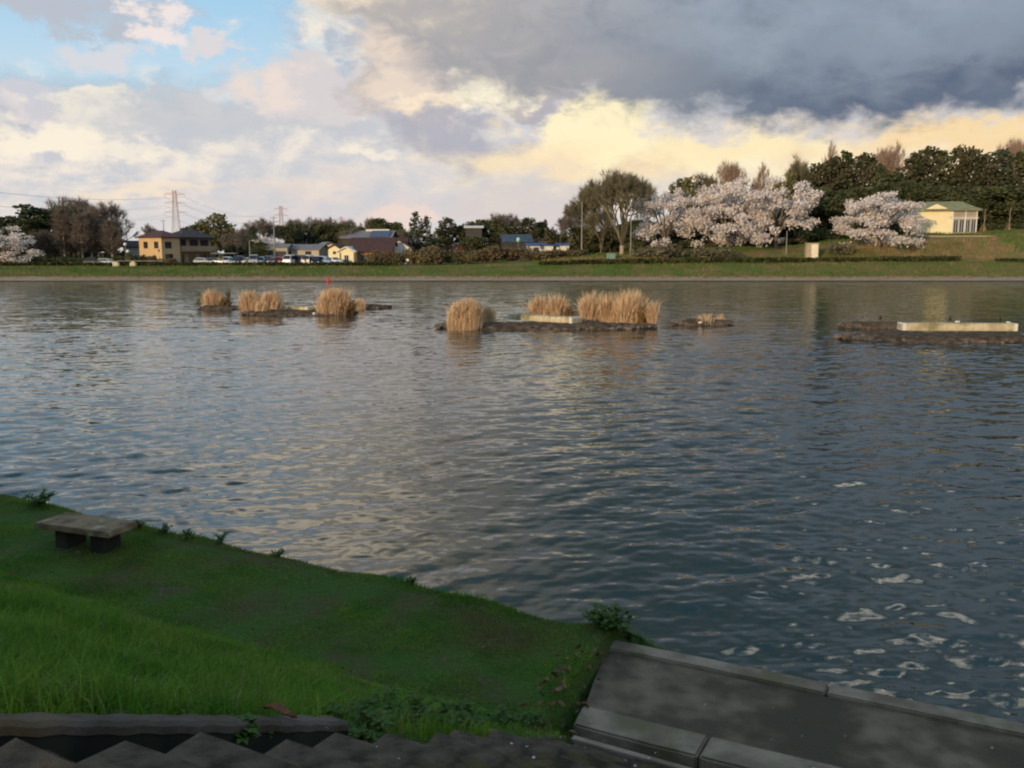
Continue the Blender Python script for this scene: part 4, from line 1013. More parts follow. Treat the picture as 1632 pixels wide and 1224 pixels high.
# pylons and their wires
STEEL = plain('hazy_pylon_steel', 214, 200, 204, .6); STEEL_R = plain('hazy_pylon_red', 216, 182, 174, .6)  # steel and red top paint, both paled to paint in distance haze
def pylon(px, top, D, label, wpx):
    p = at(px, 400, D); z = gz(p.x, D); h = at(px, top, D).z - z; aw = wpx / F * D
    e = empty('pylon', (p.x, D, z), R(6), label, 'pylon', 'power line pylons'); t = max(.10, D * .00024)
    def wid(f): return h * (.070 * (1 - f) ** 1.5 + .022)
    fs = [0, .12, .24, .35, .45, .54, .62, .70, .78, .86, .93, 1.0]
    for nm, fa, m in (('lower_tower', [f for f in fs if f <= .78], STEEL), ('upper_tower', [f for f in fs if f >= .78], STEEL_R)):
        seg = []
        for a, b_ in zip(fa[:-1], fa[1:]):
            wa, wb = wid(a), wid(b_)
            ca = [(-wa, -wa), (wa, -wa), (wa, wa), (-wa, wa)]; cb = [(-wb, -wb), (wb, -wb), (wb, wb), (-wb, wb)]
            for k in range(4):
                n = (k + 1) % 4
                seg += [((*ca[k], a * h), (*cb[k], b_ * h), t, t), ((*ca[k], a * h), (*cb[n], b_ * h), t * .6, t * .6), ((*ca[n], a * h), (*cb[k], b_ * h), t * .6, t * .6), ((*ca[k], a * h), (*ca[n], a * h), t * .6, t * .6)]
        V, I = tubes_np([(np.array(a), np.array(b_), r0, r1) for a, b_, r0, r1 in seg], 4); link(nm, np_mesh(nm, V, 4, I, m), e)
    ends = []
    for f, k in ((.66, 1.0), (.80, .95), (.93, .9)):
        seg = []; z0 = f * h; L = aw / 2 * k
        for sg in (-1, 1):
            tip = np.array([sg * L, 0, z0 + .012 * h]); ends.append(tip)
            for yy in (-1, 1):
                w = wid(f); seg += [(np.array([sg * w, yy * w, z0]), tip, t * .8, t * .8), (np.array([sg * w, yy * w, z0 + .035 * h]), tip, t * .6, t * .6)]
            for q_ in (.3, .55, .8): seg.append((np.array([sg * L * q_, 0, z0 + .004 * h]), np.array([sg * L * q_, 0, z0 + .03 * h * (1 - q_) + .01 * h]), t * .5, t * .5))
            seg.append((tip, tip + np.array([0, 0, -.045 * h]), t * .7, t * .7))
        V, I = tubes_np(seg, 4); link('crossarm', np_mesh('crossarm', V, 4, I, STEEL_R if f > .9 else STEEL), e)
    bpy.context.view_layer.update()
    return e, [e.matrix_world @ Vector((t_[0], t_[1], t_[2] - .045 * h)) for t_ in ends]
e1, T1 = pylon(283, 303, 600, 'tall steel lattice pylon above the yellow house, nearest and largest', 34)
e2, T2 = pylon(450, 328, 900, 'smaller distant lattice pylon above the utility pole', 22)
e3, T3 = pylon(545, 345, 1500, 'tiny far lattice pylon above the tree line', 12)
LW = [Vector((-285, 330, a)) for a in (30, 30, 38, 38, 46, 46)]
WIRE = plain('wire', 112, 108, 116, .6)
def wires(A, B, sag, label, r):
    WL = ['left wire of the lowest pair', 'right wire of the lowest pair', 'left wire of the middle pair', 'right wire of the middle pair', 'left wire of the top pair', 'right wire of the top pair']
    for i, (a, b_) in enumerate(zip(A, B)):
        pts = []
        for k in range(25):
            f = k / 24; q_ = a.lerp(b_, f); q_ = q_.copy(); q_.z -= 4 * sag * f * (1 - f); pts.append(np.array(q_))
        V, I = tubes_np([(pts[k], pts[k + 1], r, r) for k in range(24)], 3)
        o = link('power_line', np_mesh('power_line', V, 4, I, WIRE)); tag(o, label % WL[i], 'power line', 'power lines between the pylons')
wires([l + Vector((-(i % 2) * 9, 0, 0)) for i, l in enumerate(LW)], T1, 9, '%s from the left edge to the largest pylon', .045)
wires(T1, T2, 9, '%s between the largest and the second pylon', .06)

# hedges along the bank top
HEDGE = material('hedge_leaves', (.045, .05, .02, 1), (.08, .085, .034, 1), .5, .85, .35, trans=.15, spec=.1)
def hedge(px0, px1, D, h, d, label, m=HEDGE, seed=0):
    rng = np.random.default_rng(seed); x0, x1 = at(px0, 400, D).x, at(px1, 400, D).x; n = int((x1 - x0) * 70)
    X = rng.uniform(x0, x1, n); Y = D + rng.uniform(-d / 2, d / 2, n); u = rng.random(n) ** .6
    Z = ground_z(X, Y) + u * h * (1 + .10 * fbm(X * .5, Y, 3, seed))
    V, I = leaf_quads(rng, np.stack([X - x0, Y - D, Z], 1), .30, .2)
    o = link('hedge', np_mesh('hedge', V, 4, I, m), loc=(x0, D, 0)); return tag(o, label, 'hedge', 'low hedges along the far bank')
hedge(0, 176, 166, .75, 1.3, 'low clipped hedge below the left wood', seed=1)
hedge(190, 206, 166, .85, 1.2, 'short hedge piece between the two pale stone blocks', seed=2)
hedge(216, 525, 166, .75, 1.3, 'long low hedge in front of the yellow house and parked cars', seed=3)
hedge(525, 640, 166, .8, 1.2, 'low hedge in front of the farmhouse', seed=4)
hedge(860, 905, 164.5, .8, 1.2, 'low hedge below the blue roof', seed=5)
hedge(908, 1240, 164.5, 1.0, 1.4, 'long dark hedge below the big pale trunk and cherries', seed=6)
hedge(1244, 1400, 164.5, .9, 1.4, 'dark hedge below the white cabinet', seed=7)
hedge(1404, 1532, 164.5, 1.0, 1.4, 'last dark hedge to the right, below the green-roofed hall', seed=8)
hedge(1590, 1650, 163, .6, 1.2, 'small dark hedge at the right edge of the bank', seed=9)
# pale stone blocks and rail beside the left path
for px, lab in ((184, 'left one of two pale stone blocks in the left hedge'), (211, 'right one of two pale stone blocks in the left hedge')):
    p = at(px, 400, 164.8); q = MB(); q.box(-.55, .55, -.4, .4, -.25, .75, .08); q.box(-.35, .35, -.3, .3, .753, 1.0, .05)
    o = q.build('stone_block', plain('pale_stone', 202, 188, 150), loc=(p.x, 164.8, gz(p.x, 164.8))); tag(o, lab, 'stone block', 'pale stone blocks in the left hedge')
p = at(220, 400, 168.5); e = empty('guard_rail', (p.x, 168.5, gz(p.x, 168.5)), 0, 'thin pale rail behind the stone blocks in front of the yellow house', 'railing')
q = MB(); q.box(-4.2, 4.6, -.04, .04, 1.02, 1.12); q.build('rail', POLE, e)
for k in range(5): q = MB(); q.tube((-4 + k * 2.1, 0, -.3), (-4 + k * 2.1, 0, 1.02), .05); q.build('post', POLE, e)

# red marker at the far water's edge
p = on(525, 449, 0); e = empty('marker_buoy', (p.x, p.y - .8, 0), 0, "small red marker at the far water's edge", 'marker')
q = MB(); q.sphere((0, 0, .12), .30, 12, 8, (1, 1, .7)); q.build('float', plain('marker_red', 214, 62, 48), e)
q = MB(); q.tube((0, 0, .3), (0, 0, .8), .15, .09, 10); q.sphere((0, 0, .82), .13); q.build('top_mark', plain('marker_red2', 222, 66, 50), e)

# parked cars
TYRE = plain('tyre', 30, 30, 32, .9); RIM = plain('rim', 150, 150, 152, .4, metal=.5); CGL = material('car_glass', (.012, .015, .02, 1), (.02, .024, .03, 1), .7, .05, spec=.7)
HEADL = plain('headlight', 226, 228, 220, .2); TAIL = plain('tail_light', 150, 30, 26, .3)
def paint(name, r, g, b): return material(name, lin(r, g, b), None, rough=.28, spec=.6)
PAINTS = {'white': paint('white_car_paint', 232, 232, 226), 'silver': paint('silver_car_paint', 160, 168, 174), 'navy': paint('navy_car_paint', 40, 52, 84), 'black': paint('black_car_paint', 28, 30, 36),
          'red': paint('red_car_paint', 176, 44, 36), 'maroon': paint('maroon_car_paint', 84, 34, 38), 'teal': paint('dark_teal_car_paint', 44, 72, 80), 'cream': paint('cream_car_paint', 240, 230, 196), 'blue': paint('pale_blue_car_paint', 140, 164, 190)}
def car_proto(kind):
    """front faces -y; side outline (y, z) per kind"""
    if kind == 'car': L, W, H = 4.2, 1.68, 1.48; body = [(-2.1, .3), (2.1, .3), (2.1, .85), (2.0, .98), (-1.0, .95), (-2.0, .78), (-2.1, .6)]; cab = [(-1.05, .95), (-.25, 1.45), (1.35, 1.48), (2.0, .97)]
    elif kind == 'kei': L, W, H = 3.4, 1.46, 1.7; body = [(-1.7, .28), (1.7, .28), (1.7, .95), (-1.05, .95), (-1.6, .85), (-1.7, .6)]; cab = [(-1.1, .95), (-.6, 1.66), (1.55, 1.7), (1.68, .95)]
    elif kind == 'minivan': L, W, H = 4.6, 1.72, 1.85; body = [(-2.3, .3), (2.3, .3), (2.3, 1.05), (-1.3, 1.02), (-2.2, .85), (-2.3, .6)]; cab = [(-1.4, 1.02), (-.6, 1.78), (2.1, 1.85), (2.28, 1.05)]
    else: L, W, H = 4.7, 1.74, 2.1; body = [(-2.35, .3), (2.35, .3), (2.35, 1.15), (-2.2, 1.12), (-2.33, .9), (-2.35, .6)]; cab = [(-2.2, 1.12), (-1.75, 2.02), (2.2, 2.1), (2.34, 1.15)]
    out = []; hw = W / 2
    def solid(pts, wid, top_in, zt):
        mb = MB(); n = len(pts); zmax = max(z for _, z in pts)
        v = []
        for s in (-1, 1):
            for (y, z) in pts: v.append((s * (wid - (top_in if z > zmax - .25 else 0)), y, z))
        f = [(k, (k + 1) % n, n + (k + 1) % n, n + k) for k in range(n)] + [tuple(range(n))[::-1], tuple(range(n, 2 * n))]
        mb.add(v, f); return mb
    bd = solid(body, hw, .05, 0); cb = solid(cab, hw - .03, .16, 0); bd.add(cb.v, cb.f)
    return L, W, H, body, cab, bd
def make_car(kind, color, name, label, loc, rz, back):
    L, W, H, body, cab, bd = car_proto(kind)
    e = empty(name, loc, rz, label, 'car' if kind not in ('van',) else 'van', 'cars parked behind the left hedge')
    b_ = bd.build('body', PAINTS[color], e); m = b_.modifiers.new('bevel', 'BEVEL'); m.width = .05; m.segments = 2; m.limit_method = 'ANGLE'
    hw = W / 2; (fy0, fz0), (fy1, fz1), (ry1, rz1), (ry0, rz0) = cab
    def slab(pts, nm):
        q = MB(); q.add(pts, [(0, 1, 2, 3)]); o = q.build(nm, CGL, e); sm_ = o.modifiers.new('solid', 'SOLIDIFY'); sm_.thickness = .03; sm_.offset = 0; return o
    a = .14; ti = .19
    def P(f, w, off): y = fy0 + (fy1 - fy0) * f; z = fz0 + (fz1 - fz0) * f; return (w, y - off, z + off * .3)
    slab([P(.08, -(hw - .12), .02), P(.08, hw - .12, .02), P(.9, hw - .24, .02), P(.9, -(hw - .24), .02)], 'windscreen')
    def Q(f, w, off): y = ry0 + (ry1 - ry0) * f; z = rz0 + (rz1 - rz0) * f; return (w, y + off, z + .01)
    slab([Q(.15, -(hw - .12), .03), Q(.15, hw - .12, .03), Q(.85, hw - .24, .03), Q(.85, -(hw - .24), .03)], 'rear_window')
    for s in (-1, 1):
        zb = fz0 + .08; zt = min(fz1, rz1) - .12
        def S(y, z): tt = (z - fz0) / max(.01, (fz1 - fz0)); return (s * (hw - .03 - .13 * max(0, tt) + .015), y, z)
        slab([S(fy0 + .30, zb), S(ry0 - .22, zb), S(ry1 - .10, zt), S(fy1 + .12, zt)], 'side_window')
        for y in (-L * .31, L * .31):
            q = MB(); q.tube((s * (hw - .2), y, .31), (s * (hw + .01), y, .31), .31, .31, 16); w_ = q.build('wheel', TYRE, e)
            q = MB(); q.tube((s * (hw - .01), y, .31), (s * (hw + .025), y, .31), .18, .18, 12); q.build('rim', RIM, w_)
        q = MB(); q.box(s * (hw - .24) - .15, s * (hw - .24) + .15, body[-1][0] - .03, body[-1][0] + .06, .62, .78, .02); q.build('headlight', HEADL, e)
        q = MB(); q.box(s * (hw - .16) - .1, s * (hw - .16) + .1, L / 2 - .05, L / 2 + .03, .68, .95, .02); q.build('tail_light', TAIL, e)
    q = MB(); q.box(-.25, .25, -L / 2 - .03, -L / 2 + .03, .42, .56); q.build('number_plate', WHITE, e)
CARS = [(325, 'car', 'silver', 75, 'silver car parked side-on below the right wing of the yellow house'), (344, 'car', 'teal', 82, 'dark teal car parked side-on right of the silver car'),
        (361, 'kei', 'white', 2, 'white car with pale roof, first of the row right of the yellow house'), (371, 'car', 'silver', 6, 'silver car between the first white car and a black one'),
        (379, 'minivan', 'black', 0, 'black minivan second right of the first white car'), (390, 'car', 'cream', -8, 'cream white low car left of the pale-roofed van'),
        (404, 'van', 'silver', 12, 'grey van with pale roof under the short floodlight pole'), (417, 'kei', 'white', 0, 'white small car right of the grey van'),
        (426, 'minivan', 'navy', 4, 'navy minivan left of the maroon car'), (435, 'car', 'maroon', 0, 'maroon car at the foot of the utility pole'),
        (444, 'kei', 'red', 0, 'bright red small car right of the utility pole'), (453, 'car', 'white', 3, 'low white car between the red car and the white van'),
        (463, 'van', 'white', -8, 'white van left of the navy van'), (477, 'van', 'navy', 62, 'navy van side-on between the two white vans'),
        (490, 'van', 'cream', 0, 'tall white van facing the lake, brightest of the row'), (503, 'minivan', 'black', 8, 'dark minivan right of the tall white van'),
        (515, 'minivan', 'blue', 60, 'pale blue minivan at an angle near the right end of the row'), (532, 'car', 'white', 40, 'white car parked alone by the farmhouse, last of the row')]
for i, (px, kind, colr, rot, lab) in enumerate(CARS):
    D = 179 + (i % 3) * .6; p = at(px, 400, D)
    make_car(kind, colr, 'parked_van' if kind == 'van' else 'parked_car', lab, (p.x, D, gz(p.x, D) + .03), R(rot), 0)
for px, colr, lab in ((150, 'black', 'dark car behind the left hedge among the brown trees'), (170, 'silver', 'silver car behind the left hedge beneath the brown trees')):
    p = at(px, 400, 172); make_car('car', colr, 'parked_car', lab, (p.x, 172, gz(p.x, 172)), R(80), 0)

# ---------------------------------------------------------------- reed islands
MUD = material('wet_mud', (.060, .042, .028, 1), (.14, .10, .066, 1), 3.0, .95, spec=.08, bump=.05, bscale=6.0)
REED = material('dry_reeds', (.62, .43, .26, 1), (.82, .62, .40, 1), 1.2, .9, .28, trans=.25, spec=.1)
REED_D = material('shaded_reeds', (.20, .12, .06, 1), (.30, .19, .09, 1), 1.2, .9, .3, trans=.2, spec=.1)  # darker reed colour, stands for the clumps' shaded side
STONE = material('rubble', (.07, .055, .042, 1), (.17, .13, .10, 1), 3.0, .9, .3)
FLOAT = material('pontoon_cream', (.60, .53, .36, 1), (.44, .37, .24, 1), 1.6, .85, bump=.01, c3=(.27, .24, .13, 1), scale3=.9)
def islet(name, px0, px1, py, depth, hgt, label, seed, wob=.5):
    """low mud bar between photo columns, its nearest edge on row py"""
    a = on(px0, py, 0); b_ = on(px1, py, 0); cx = (a.x + b_.x) / 2; cy = (a.y + b_.y) / 2 + depth / 2; L = (b_.x - a.x)
    nx, ny = max(24, int(L / .12)), max(14, int(depth / .12)); U, Vv = np.meshgrid(np.linspace(-1, 1, nx), np.linspace(-1, 1, ny))
    X = U * L / 2 * 1.06; Y = Vv * depth / 2 * 1.2
    rr_ = np.sqrt(np.abs(U * 1.03) ** 2.6 + np.abs(Vv * 1.1) ** 2) + wob * .55 * fbm(X * .55 + seed, Y * .9, 4, seed)
    Z = hgt * sstep(rr_, 1.05, .55) - .32 * sstep(rr_, .85, 1.15) + .10 * fbm(X * 2.2, Y * 2.2, 4, seed + 5) * sstep(rr_, 1.15, .7)
    V = np.stack([X.ravel(), Y.ravel(), Z.ravel()], 1); i = (np.arange(ny - 1)[:, None] * nx + np.arange(nx - 1)[None]).ravel()
    o = link(name, np_mesh(name, V, 4, np.stack([i, i + 1, i + 1 + nx, i + nx], 1), MUD, True), loc=(cx, cy, .0))
    tag(o, label, kind='structure')
    rng = np.random.default_rng(seed); mb_v = []; mb_i = []; n = int(L * 26)
    # clods and stones on and round the bar
    ico = MB(); ico.sphere((0, 0, 0), 1, 6, 4); iv = np.array(ico.v); fi = ico.f
    q = MB()
    for k in range(n):
        u = rng.uniform(-1, 1); v = rng.choice([-1, 1]) * rng.uniform(.55, 1.02) * math.sqrt(max(0, 1 - abs(u) ** 2.4)) if rng.random() < .7 else rng.uniform(-.6, .6)
        s = rng.uniform(.05, .20); x = u * L / 2; y = v * depth / 2; zz = hgt * .5 * (1 - min(1, abs(v))) + .02
        w = iv * np.array([s * rng.uniform(.8, 1.7), s, s * .7]) * (1 + .25 * rng.normal(size=iv.shape)) + np.array([x, y, zz])
        q.add([tuple(t) for t in w], fi)
    r_ = q.build('rubble', STONE, loc=(cx, cy, 0)); tag(r_, kind='stuff')
    return cx, cy, L
def reed_np(rng, n, rx, ry, h, lean=.11, w=.021):
    m = 9; cj = rng.integers(0, m, n); ca = np.arange(m) * 2.4; cr = np.sqrt((np.arange(m) + .3) / m) * .66; cf = rng.uniform(.72, 1.08, m) * (1 - .28 * cr ** 2)
    X = (np.cos(ca) * cr)[cj] * rx + rng.normal(size=n) * .20 * rx; Y = (np.sin(ca) * cr)[cj] * ry + rng.normal(size=n) * .20 * ry; r = np.sqrt((X / rx) ** 2 + (Y / ry) ** 2)
    hh = h * (.35 + .68 * rng.random(n) ** .6) * cf[cj] * np.clip(1.1 - .45 * r ** 2, .3, 1); yaw = rng.random(n) * 3.1416
    bent = np.where(rng.random(n) < .12, 3.2, 1.0); lx = rng.normal(size=n) * lean * bent * hh + X / rx * .16 * hh + .05 * hh; ly = rng.normal(size=n) * lean * hh + Y / ry * .12 * hh
    cw, sw = np.cos(yaw) * w / 2, np.sin(yaw) * w / 2; z0 = np.full(n, -.12)
    def row(f, g, k): return [np.stack([X + lx * g - cw * k, Y + ly * g - sw * k, z0 + (hh - z0) * f], 1), np.stack([X + lx * g + cw * k, Y + ly * g + sw * k, z0 + (hh - z0) * f], 1)]
    R0 = row(0, 0, .7); R1 = row(.45, .25, 1.0); R2 = row(.8, .68, 1.1); R3 = row(1, 1.0, .35)
    V = np.stack(R0 + R1 + R2 + R3, 1).reshape(-1, 3); k = np.arange(n)[:, None] * 8
    return V, np.concatenate([k, k + 1, k + 3, k + 2, k + 2, k + 3, k + 5, k + 4, k + 4, k + 5, k + 7, k + 6], 1)
def reeds(px, base, top, wpx, label, seed, n=900, dark=0.0, z=.12, mat_=None):
    p = on(px, base, z); rng = np.random.default_rng(seed); D = p.y; h = (at(px, top, D).z - z) * 1.02; rx = wpx / 2 / F * D * .92
    n = int(n * 1.35); V, I = reed_np(rng, n, rx, min(rx * .8, 1.1), h)
    e = empty('reed_clump', (p.x, D + min(rx * .6, .8), z - .02), 0, label, 'reeds', 'clumps of dry reeds on the islets')
    link('stems', np_mesh('stems', V, 4, I, mat_ or REED), e)
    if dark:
        V3, I3 = reed_np(rng, int(n * dark), rx * .55, .8, h * .55, .3, .05); V3[:, 0] += rx * .75; link('shaded_stems', np_mesh('shaded_stems', V3, 4, I3, REED_D), e)  # shade on the right side, painted as darker stems
    # feathery heads
    if n < 2200: return
    m = n // 3; top_i = rng.integers(0, n, m); P = (V.reshape(n, 8, 3)[top_i, 6] + V.reshape(n, 8, 3)[top_i, 5]) / 2
    Dn = np.stack([.25 + rng.normal(size=m) * .25, rng.normal(size=m) * .25, np.ones(m)], 1); Dn /= np.linalg.norm(Dn, axis=1)[:, None]
    V2, I2 = twig_slivers(rng, P, Dn, .34, .035); link('seed_heads', np_mesh('seed_heads', V2, 3, I2.reshape(-1, 3), REED), e)
def pontoon(px0, py0, px1, py1, hpx, label, depth=.9, segs=14, z0=.10):
    a = on(px0, py0, z0); b_ = on(px1, py1, z0); d = b_ - a; L = d.length; h = hpx / F * (a.y + b_.y) / 2
    e = empty('pontoon', (a.x, a.y, z0), math.atan2(d.y, d.x), label, 'float block')
    q = MB(); q.box(0, L, 0, depth, 0, h, .05); q.build('body', FLOAT, e)
    q = MB()
    for k in range(1, segs): x = L * k / segs; q.box(x - .035, x + .035, -.03, depth + .03, .03, h + .025, .01)
    q.build('ribs', FLOAT, e)
    for x in (.12, L - .12): q = MB(); q.box(x - .1, x + .1, -.045, depth + .045, .01, h + .04, .015); q.build('end_cap', WHITE, e)
    return e
# left group
islet('islet', 312, 378, 494, 2.4, .30, 'mud islet under the leftmost reed clump', 1)
islet('islet', 376, 562, 503, 3.4, .28, 'long mud islet under the three left reed clumps', 2)
islet('islet', 540, 620, 492, 2.0, .30, 'thin mud spit reaching right from the left islets', 3)
reeds(338, 490, 459, 44, 'leftmost reed clump, on its own small islet', 11, 1000, .2)
reeds(394, 496, 460, 36, 'squarish reed clump, second from the left', 12, 900)
reeds(430, 496, 459, 34, 'reed clump just left of the small pale float block', 13, 850)
reeds(414, 499, 478, 26, 'short reeds between the second and third clumps', 14, 350)
reeds(526, 500, 458, 60, 'bushy reed clump with a dark right side, right of the small float', 15, 1700, .25)
reeds(456, 494, 478, 34, 'low sparse reeds behind the small pale float block', 17, 200)
reeds(572, 491, 474, 22, 'small low reed tuft on the thin spit', 16, 180)
for px, w, sd, lab in ((316, 9, 18, 'small green bush left of the leftmost reed clump'), (361, 8, 19, 'small green bush right of the leftmost reed clump')):
    p = on(px, 489, .1); rng = np.random.default_rng(sd); C = [(rng.normal() * .2, rng.normal() * .2, .3 + .25 * k) for k in range(5)]
    V, I = leaf_quads(rng, clump_points(rng, C, [(.28, .28, .3)] * 5, 260), .12); o = link('shrub', np_mesh('shrub', V, 4, I, M_LIGHT), loc=(p.x, p.y + .4, .05)); tag(o, lab, 'shrub', 'small bushes on the leftmost islet')
pontoon(452, 495, 491, 498, 8, 'short pale float block on the left islet', .9, 5)
# middle group
islet('islet', 696, 1052, 526, 3.6, .30, 'long mud islet under the middle reed clumps', 4)
reeds(737, 524, 471, 60, 'tallest fan-shaped reed clump at the left end of the middle islet', 21, 2000)
reeds(775, 518, 485, 30, 'shorter reed clump leaning on the tallest fan', 22, 700)
reeds(858, 509, 467, 40, 'left half of the reeds behind the long middle float', 23, 900, z=.3)
reeds(888, 509, 466, 38, 'right half of the reeds behind the long middle float', 24, 900, .25, z=.3)
reeds(937, 515, 463, 32, 'slim reed clump right of the long middle float', 25, 900)
reeds(968, 515, 466, 38, 'third reed clump from the right on the middle islet', 26, 900)
reeds(1004, 517, 461, 50, 'broad reed clump near the right end of the middle islet', 27, 1500, .2)
reeds(1040, 518, 476, 20, 'thin reed tuft at the right tip of the middle islet', 28, 260)
e = pontoon(808, 509, 912, 516, 9, 'long cream float block lying on the middle islet', 1.0, 12, .30)
# small islet
islet('islet', 1078, 1172, 519, 1.7, .36, 'tiny low islet with sparse reeds', 5, .5)
reeds(1124, 516, 496, 34, 'sparse reeds on the tiny low islet', 31, 110)
reeds(1148, 515, 497, 18, 'second sparse tuft on the tiny low islet', 32, 50)
# right islet
islet('islet', 1342, 1470, 524 , 1.8, .36, 'back mud finger left of the long right float', 6, .5)
islet('islet', 1362, 1700, 547, 4.4, .30, 'wide mud islet under the long right float', 7, .45)
pontoon(1438, 527, 1622, 528, 11, 'longest cream ribbed float block, on the right islet', .9, 26, .16)
def debris(px, py, s, label):
    p = on(px, py, .15); q = MB(); q.box(-s, s, -s * .7, s * .7, -.05, s * .55, s * .12); o = q.build('foam_block', WHITE, loc=(p.x, p.y, .15)); o.rotation_euler = (.1, .05, px % 3)
    tag(o, label, 'debris', 'white foam pieces washed up on the islets')
for a in ((1117, 515, .17, 'white foam piece on the tiny islet, left one'), (1144, 512, .13, 'white foam piece on the tiny islet, right one'), (1481, 535, .16, 'white foam piece in front of the longest float, near its left end'),
          (1527, 541, .12, 'white foam piece in front of the middle of the longest float'), (1526, 513, .13, 'white foam piece behind the middle of the longest float'), (1607, 514, .11, 'white foam piece behind the right end of the longest float'),
          (502, 500, .16, 'white foam piece at the foot of the dark-sided reed clump'), (828, 519, .14, 'white foam piece below the left end of the middle float'), (853, 519, .12, 'white foam piece below the centre of the middle float')): debris(*a)
def bird(px, py, label):
    p = on(px, py, .2); e = empty('bird', (p.x, p.y, .2), R(60), label, 'bird', 'small dark birds resting on the right islet')
    q = MB(); q.sphere((0, 0, .13), .13, 10, 7, (1.5, .8, .8)); q.sphere((.16, 0, .26), .06, 8, 6); q.tube((.12, 0, .17), (.16, 0, .26), .05, .04, 8); q.tube((-.15, 0, .13), (-.34, 0, .10), .05, .015, 6); q.tube((.2, 0, .26), (.28, 0, .25), .015, .004, 5)
    for s in (-.04, .04): q.tube((0, s, .06), (0, s, -.05), .012, .012, 5)
    q.build('body', plain('dark_feathers', 56, 48, 44), e)
bird(1403, 510, 'small dark bird on the back mud finger'); bird(1514, 512, 'small dark bird behind the longest float, left of the white piece'); bird(1594, 513, 'small dark bird behind the right end of the longest float')

# ---------------------------------------------------------------- the near bank
def loc_st(s, t, z): x, y = xy(s, t); return (x, y, z)
OLDC = material('old_concrete', (.235, .17, .112, 1), (.10, .072, .048, 1), 3.2, .95, lo=.28, hi=.72, bump=.022, bscale=40, c3=(.085, .066, .042, 1), scale3=.8, spec=.2)
EDGEC = material('edge_concrete', (.33, .25, .18, 1), (.17, .125, .085, 1), 2.4, .9, bump=.010, bscale=34, c3=(.16, .13, .07, 1), scale3=2.0, spec=.2)
STEPC = material('step_concrete', (.125, .09, .062, 1), (.040, .029, .019, 1), 5.5, .92, bump=.02, bscale=22, c3=(.115, .085, .035, 1), scale3=1.6, spec=.15)
KERBC = material('kerb_concrete', (.13, .105, .085, 1), (.08, .062, .048, 1), 3.0, .9, bump=.01, bscale=30, c3=(.19, .115, .04, 1), scale3=.9, spec=.15)
BENCHC = material('bench_stone', (.26, .18, .10, 1), (.13, .088, .05, 1), 3.5, .9, bump=.010, bscale=40, c3=(.40, .34, .22, 1), scale3=2.6, spec=.2)

def rough_slab(name, corners, z0, z1, mat_, parent, res=.12, amp=.008, bev=.02, loc=(0, 0, 0), seed=0):
    """slab from four ground corners (world x, y), with a slightly uneven top and worn edges"""
    bm = bmesh.new(); bot = [bm.verts.new((x, y, z0)) for x, y in corners]; top = [bm.verts.new((x, y, z1 if not isinstance(z1, (list, tuple)) else z1[i])) for i, (x, y) in enumerate(corners)]
    bm.faces.new(top); bm.faces.new(bot[::-1])
    for k in range(4): bm.faces.new((bot[k], bot[(k + 1) % 4], top[(k + 1) % 4], top[k]))
    bmesh.ops.recalc_face_normals(bm, faces=bm.faces)
    bmesh.ops.bevel(bm, geom=[e for e in bm.edges], offset=bev, segments=2, affect='EDGES')
    L = max((Vector(corners[k]) - Vector(corners[(k + 1) % 4])).length for k in range(4))
    long_e = [e for e in bm.edges if e.calc_length() > res * 2]
    for _ in range(4):
        long_e = [e for e in bm.edges if e.calc_length() > res * 1.6]
        if not long_e: break
        bmesh.ops.subdivide_edges(bm, edges=long_e, cuts=1, use_grid_fill=True)
    for v in bm.verts: 
        n_ = fbm(v.co.x * 3 + seed, v.co.y * 3, 3, seed); v.co.z += float(n_) * amp; v.co.x += float(fbm(v.co.y * 4, v.co.z * 4 + seed, 2, 3)) * amp
    me = bpy.data.meshes.new(name); bmesh.ops.triangulate(bm, faces=bm.faces); bm.to_mesh(me); bm.free(); me.materials.append(mat_)
    if parent is not None:
        for v in me.vertices: v.co -= parent.location
    return link(name, me, parent)
KT = .030
# landing by the water: floor, far kerb, near kerb blocks
L0 = loc_st(.5, -1.2, .25)
land = empty('landing', L0, 0, 'dark stained concrete landing at the water with pale kerbs', 'landing')
ZL = .60
def quad(s0a, s0b, s1, t0, t1, k=0.0): return [xy(s0b, t0 + k * s0b), xy(s1, t0 + k * s1), xy(s1, t1 + k * s1), xy(s0a, t1 + k * s0a)]   # near left, near right, far right, far left
rough_slab('floor', quad(.12, .40, 14, -1.545, -.30, KT), .1, ZL, OLDC, land, .25, .006, .01)
x_ = .06
for k in range(6):
    L = 2.3; rough_slab('far_kerb', quad(x_ + .003, x_ + .05 if k == 0 else x_ + .003, x_ + L - .012, -.297, -.07, KT), -.6, ZL + .035, EDGEC, land, .2, .006, .015, seed=k); x_ += L
x_ = .40
for k in range(11):
    L = 1.19; rough_slab('near_kerb', quad(x_, x_ + (.06 if k == 0 else 0), x_ + L - .018, -1.92, -1.55, KT), .1, ZL + .05, EDGEC, land, .15, .008, .02, seed=20 + k); x_ += L
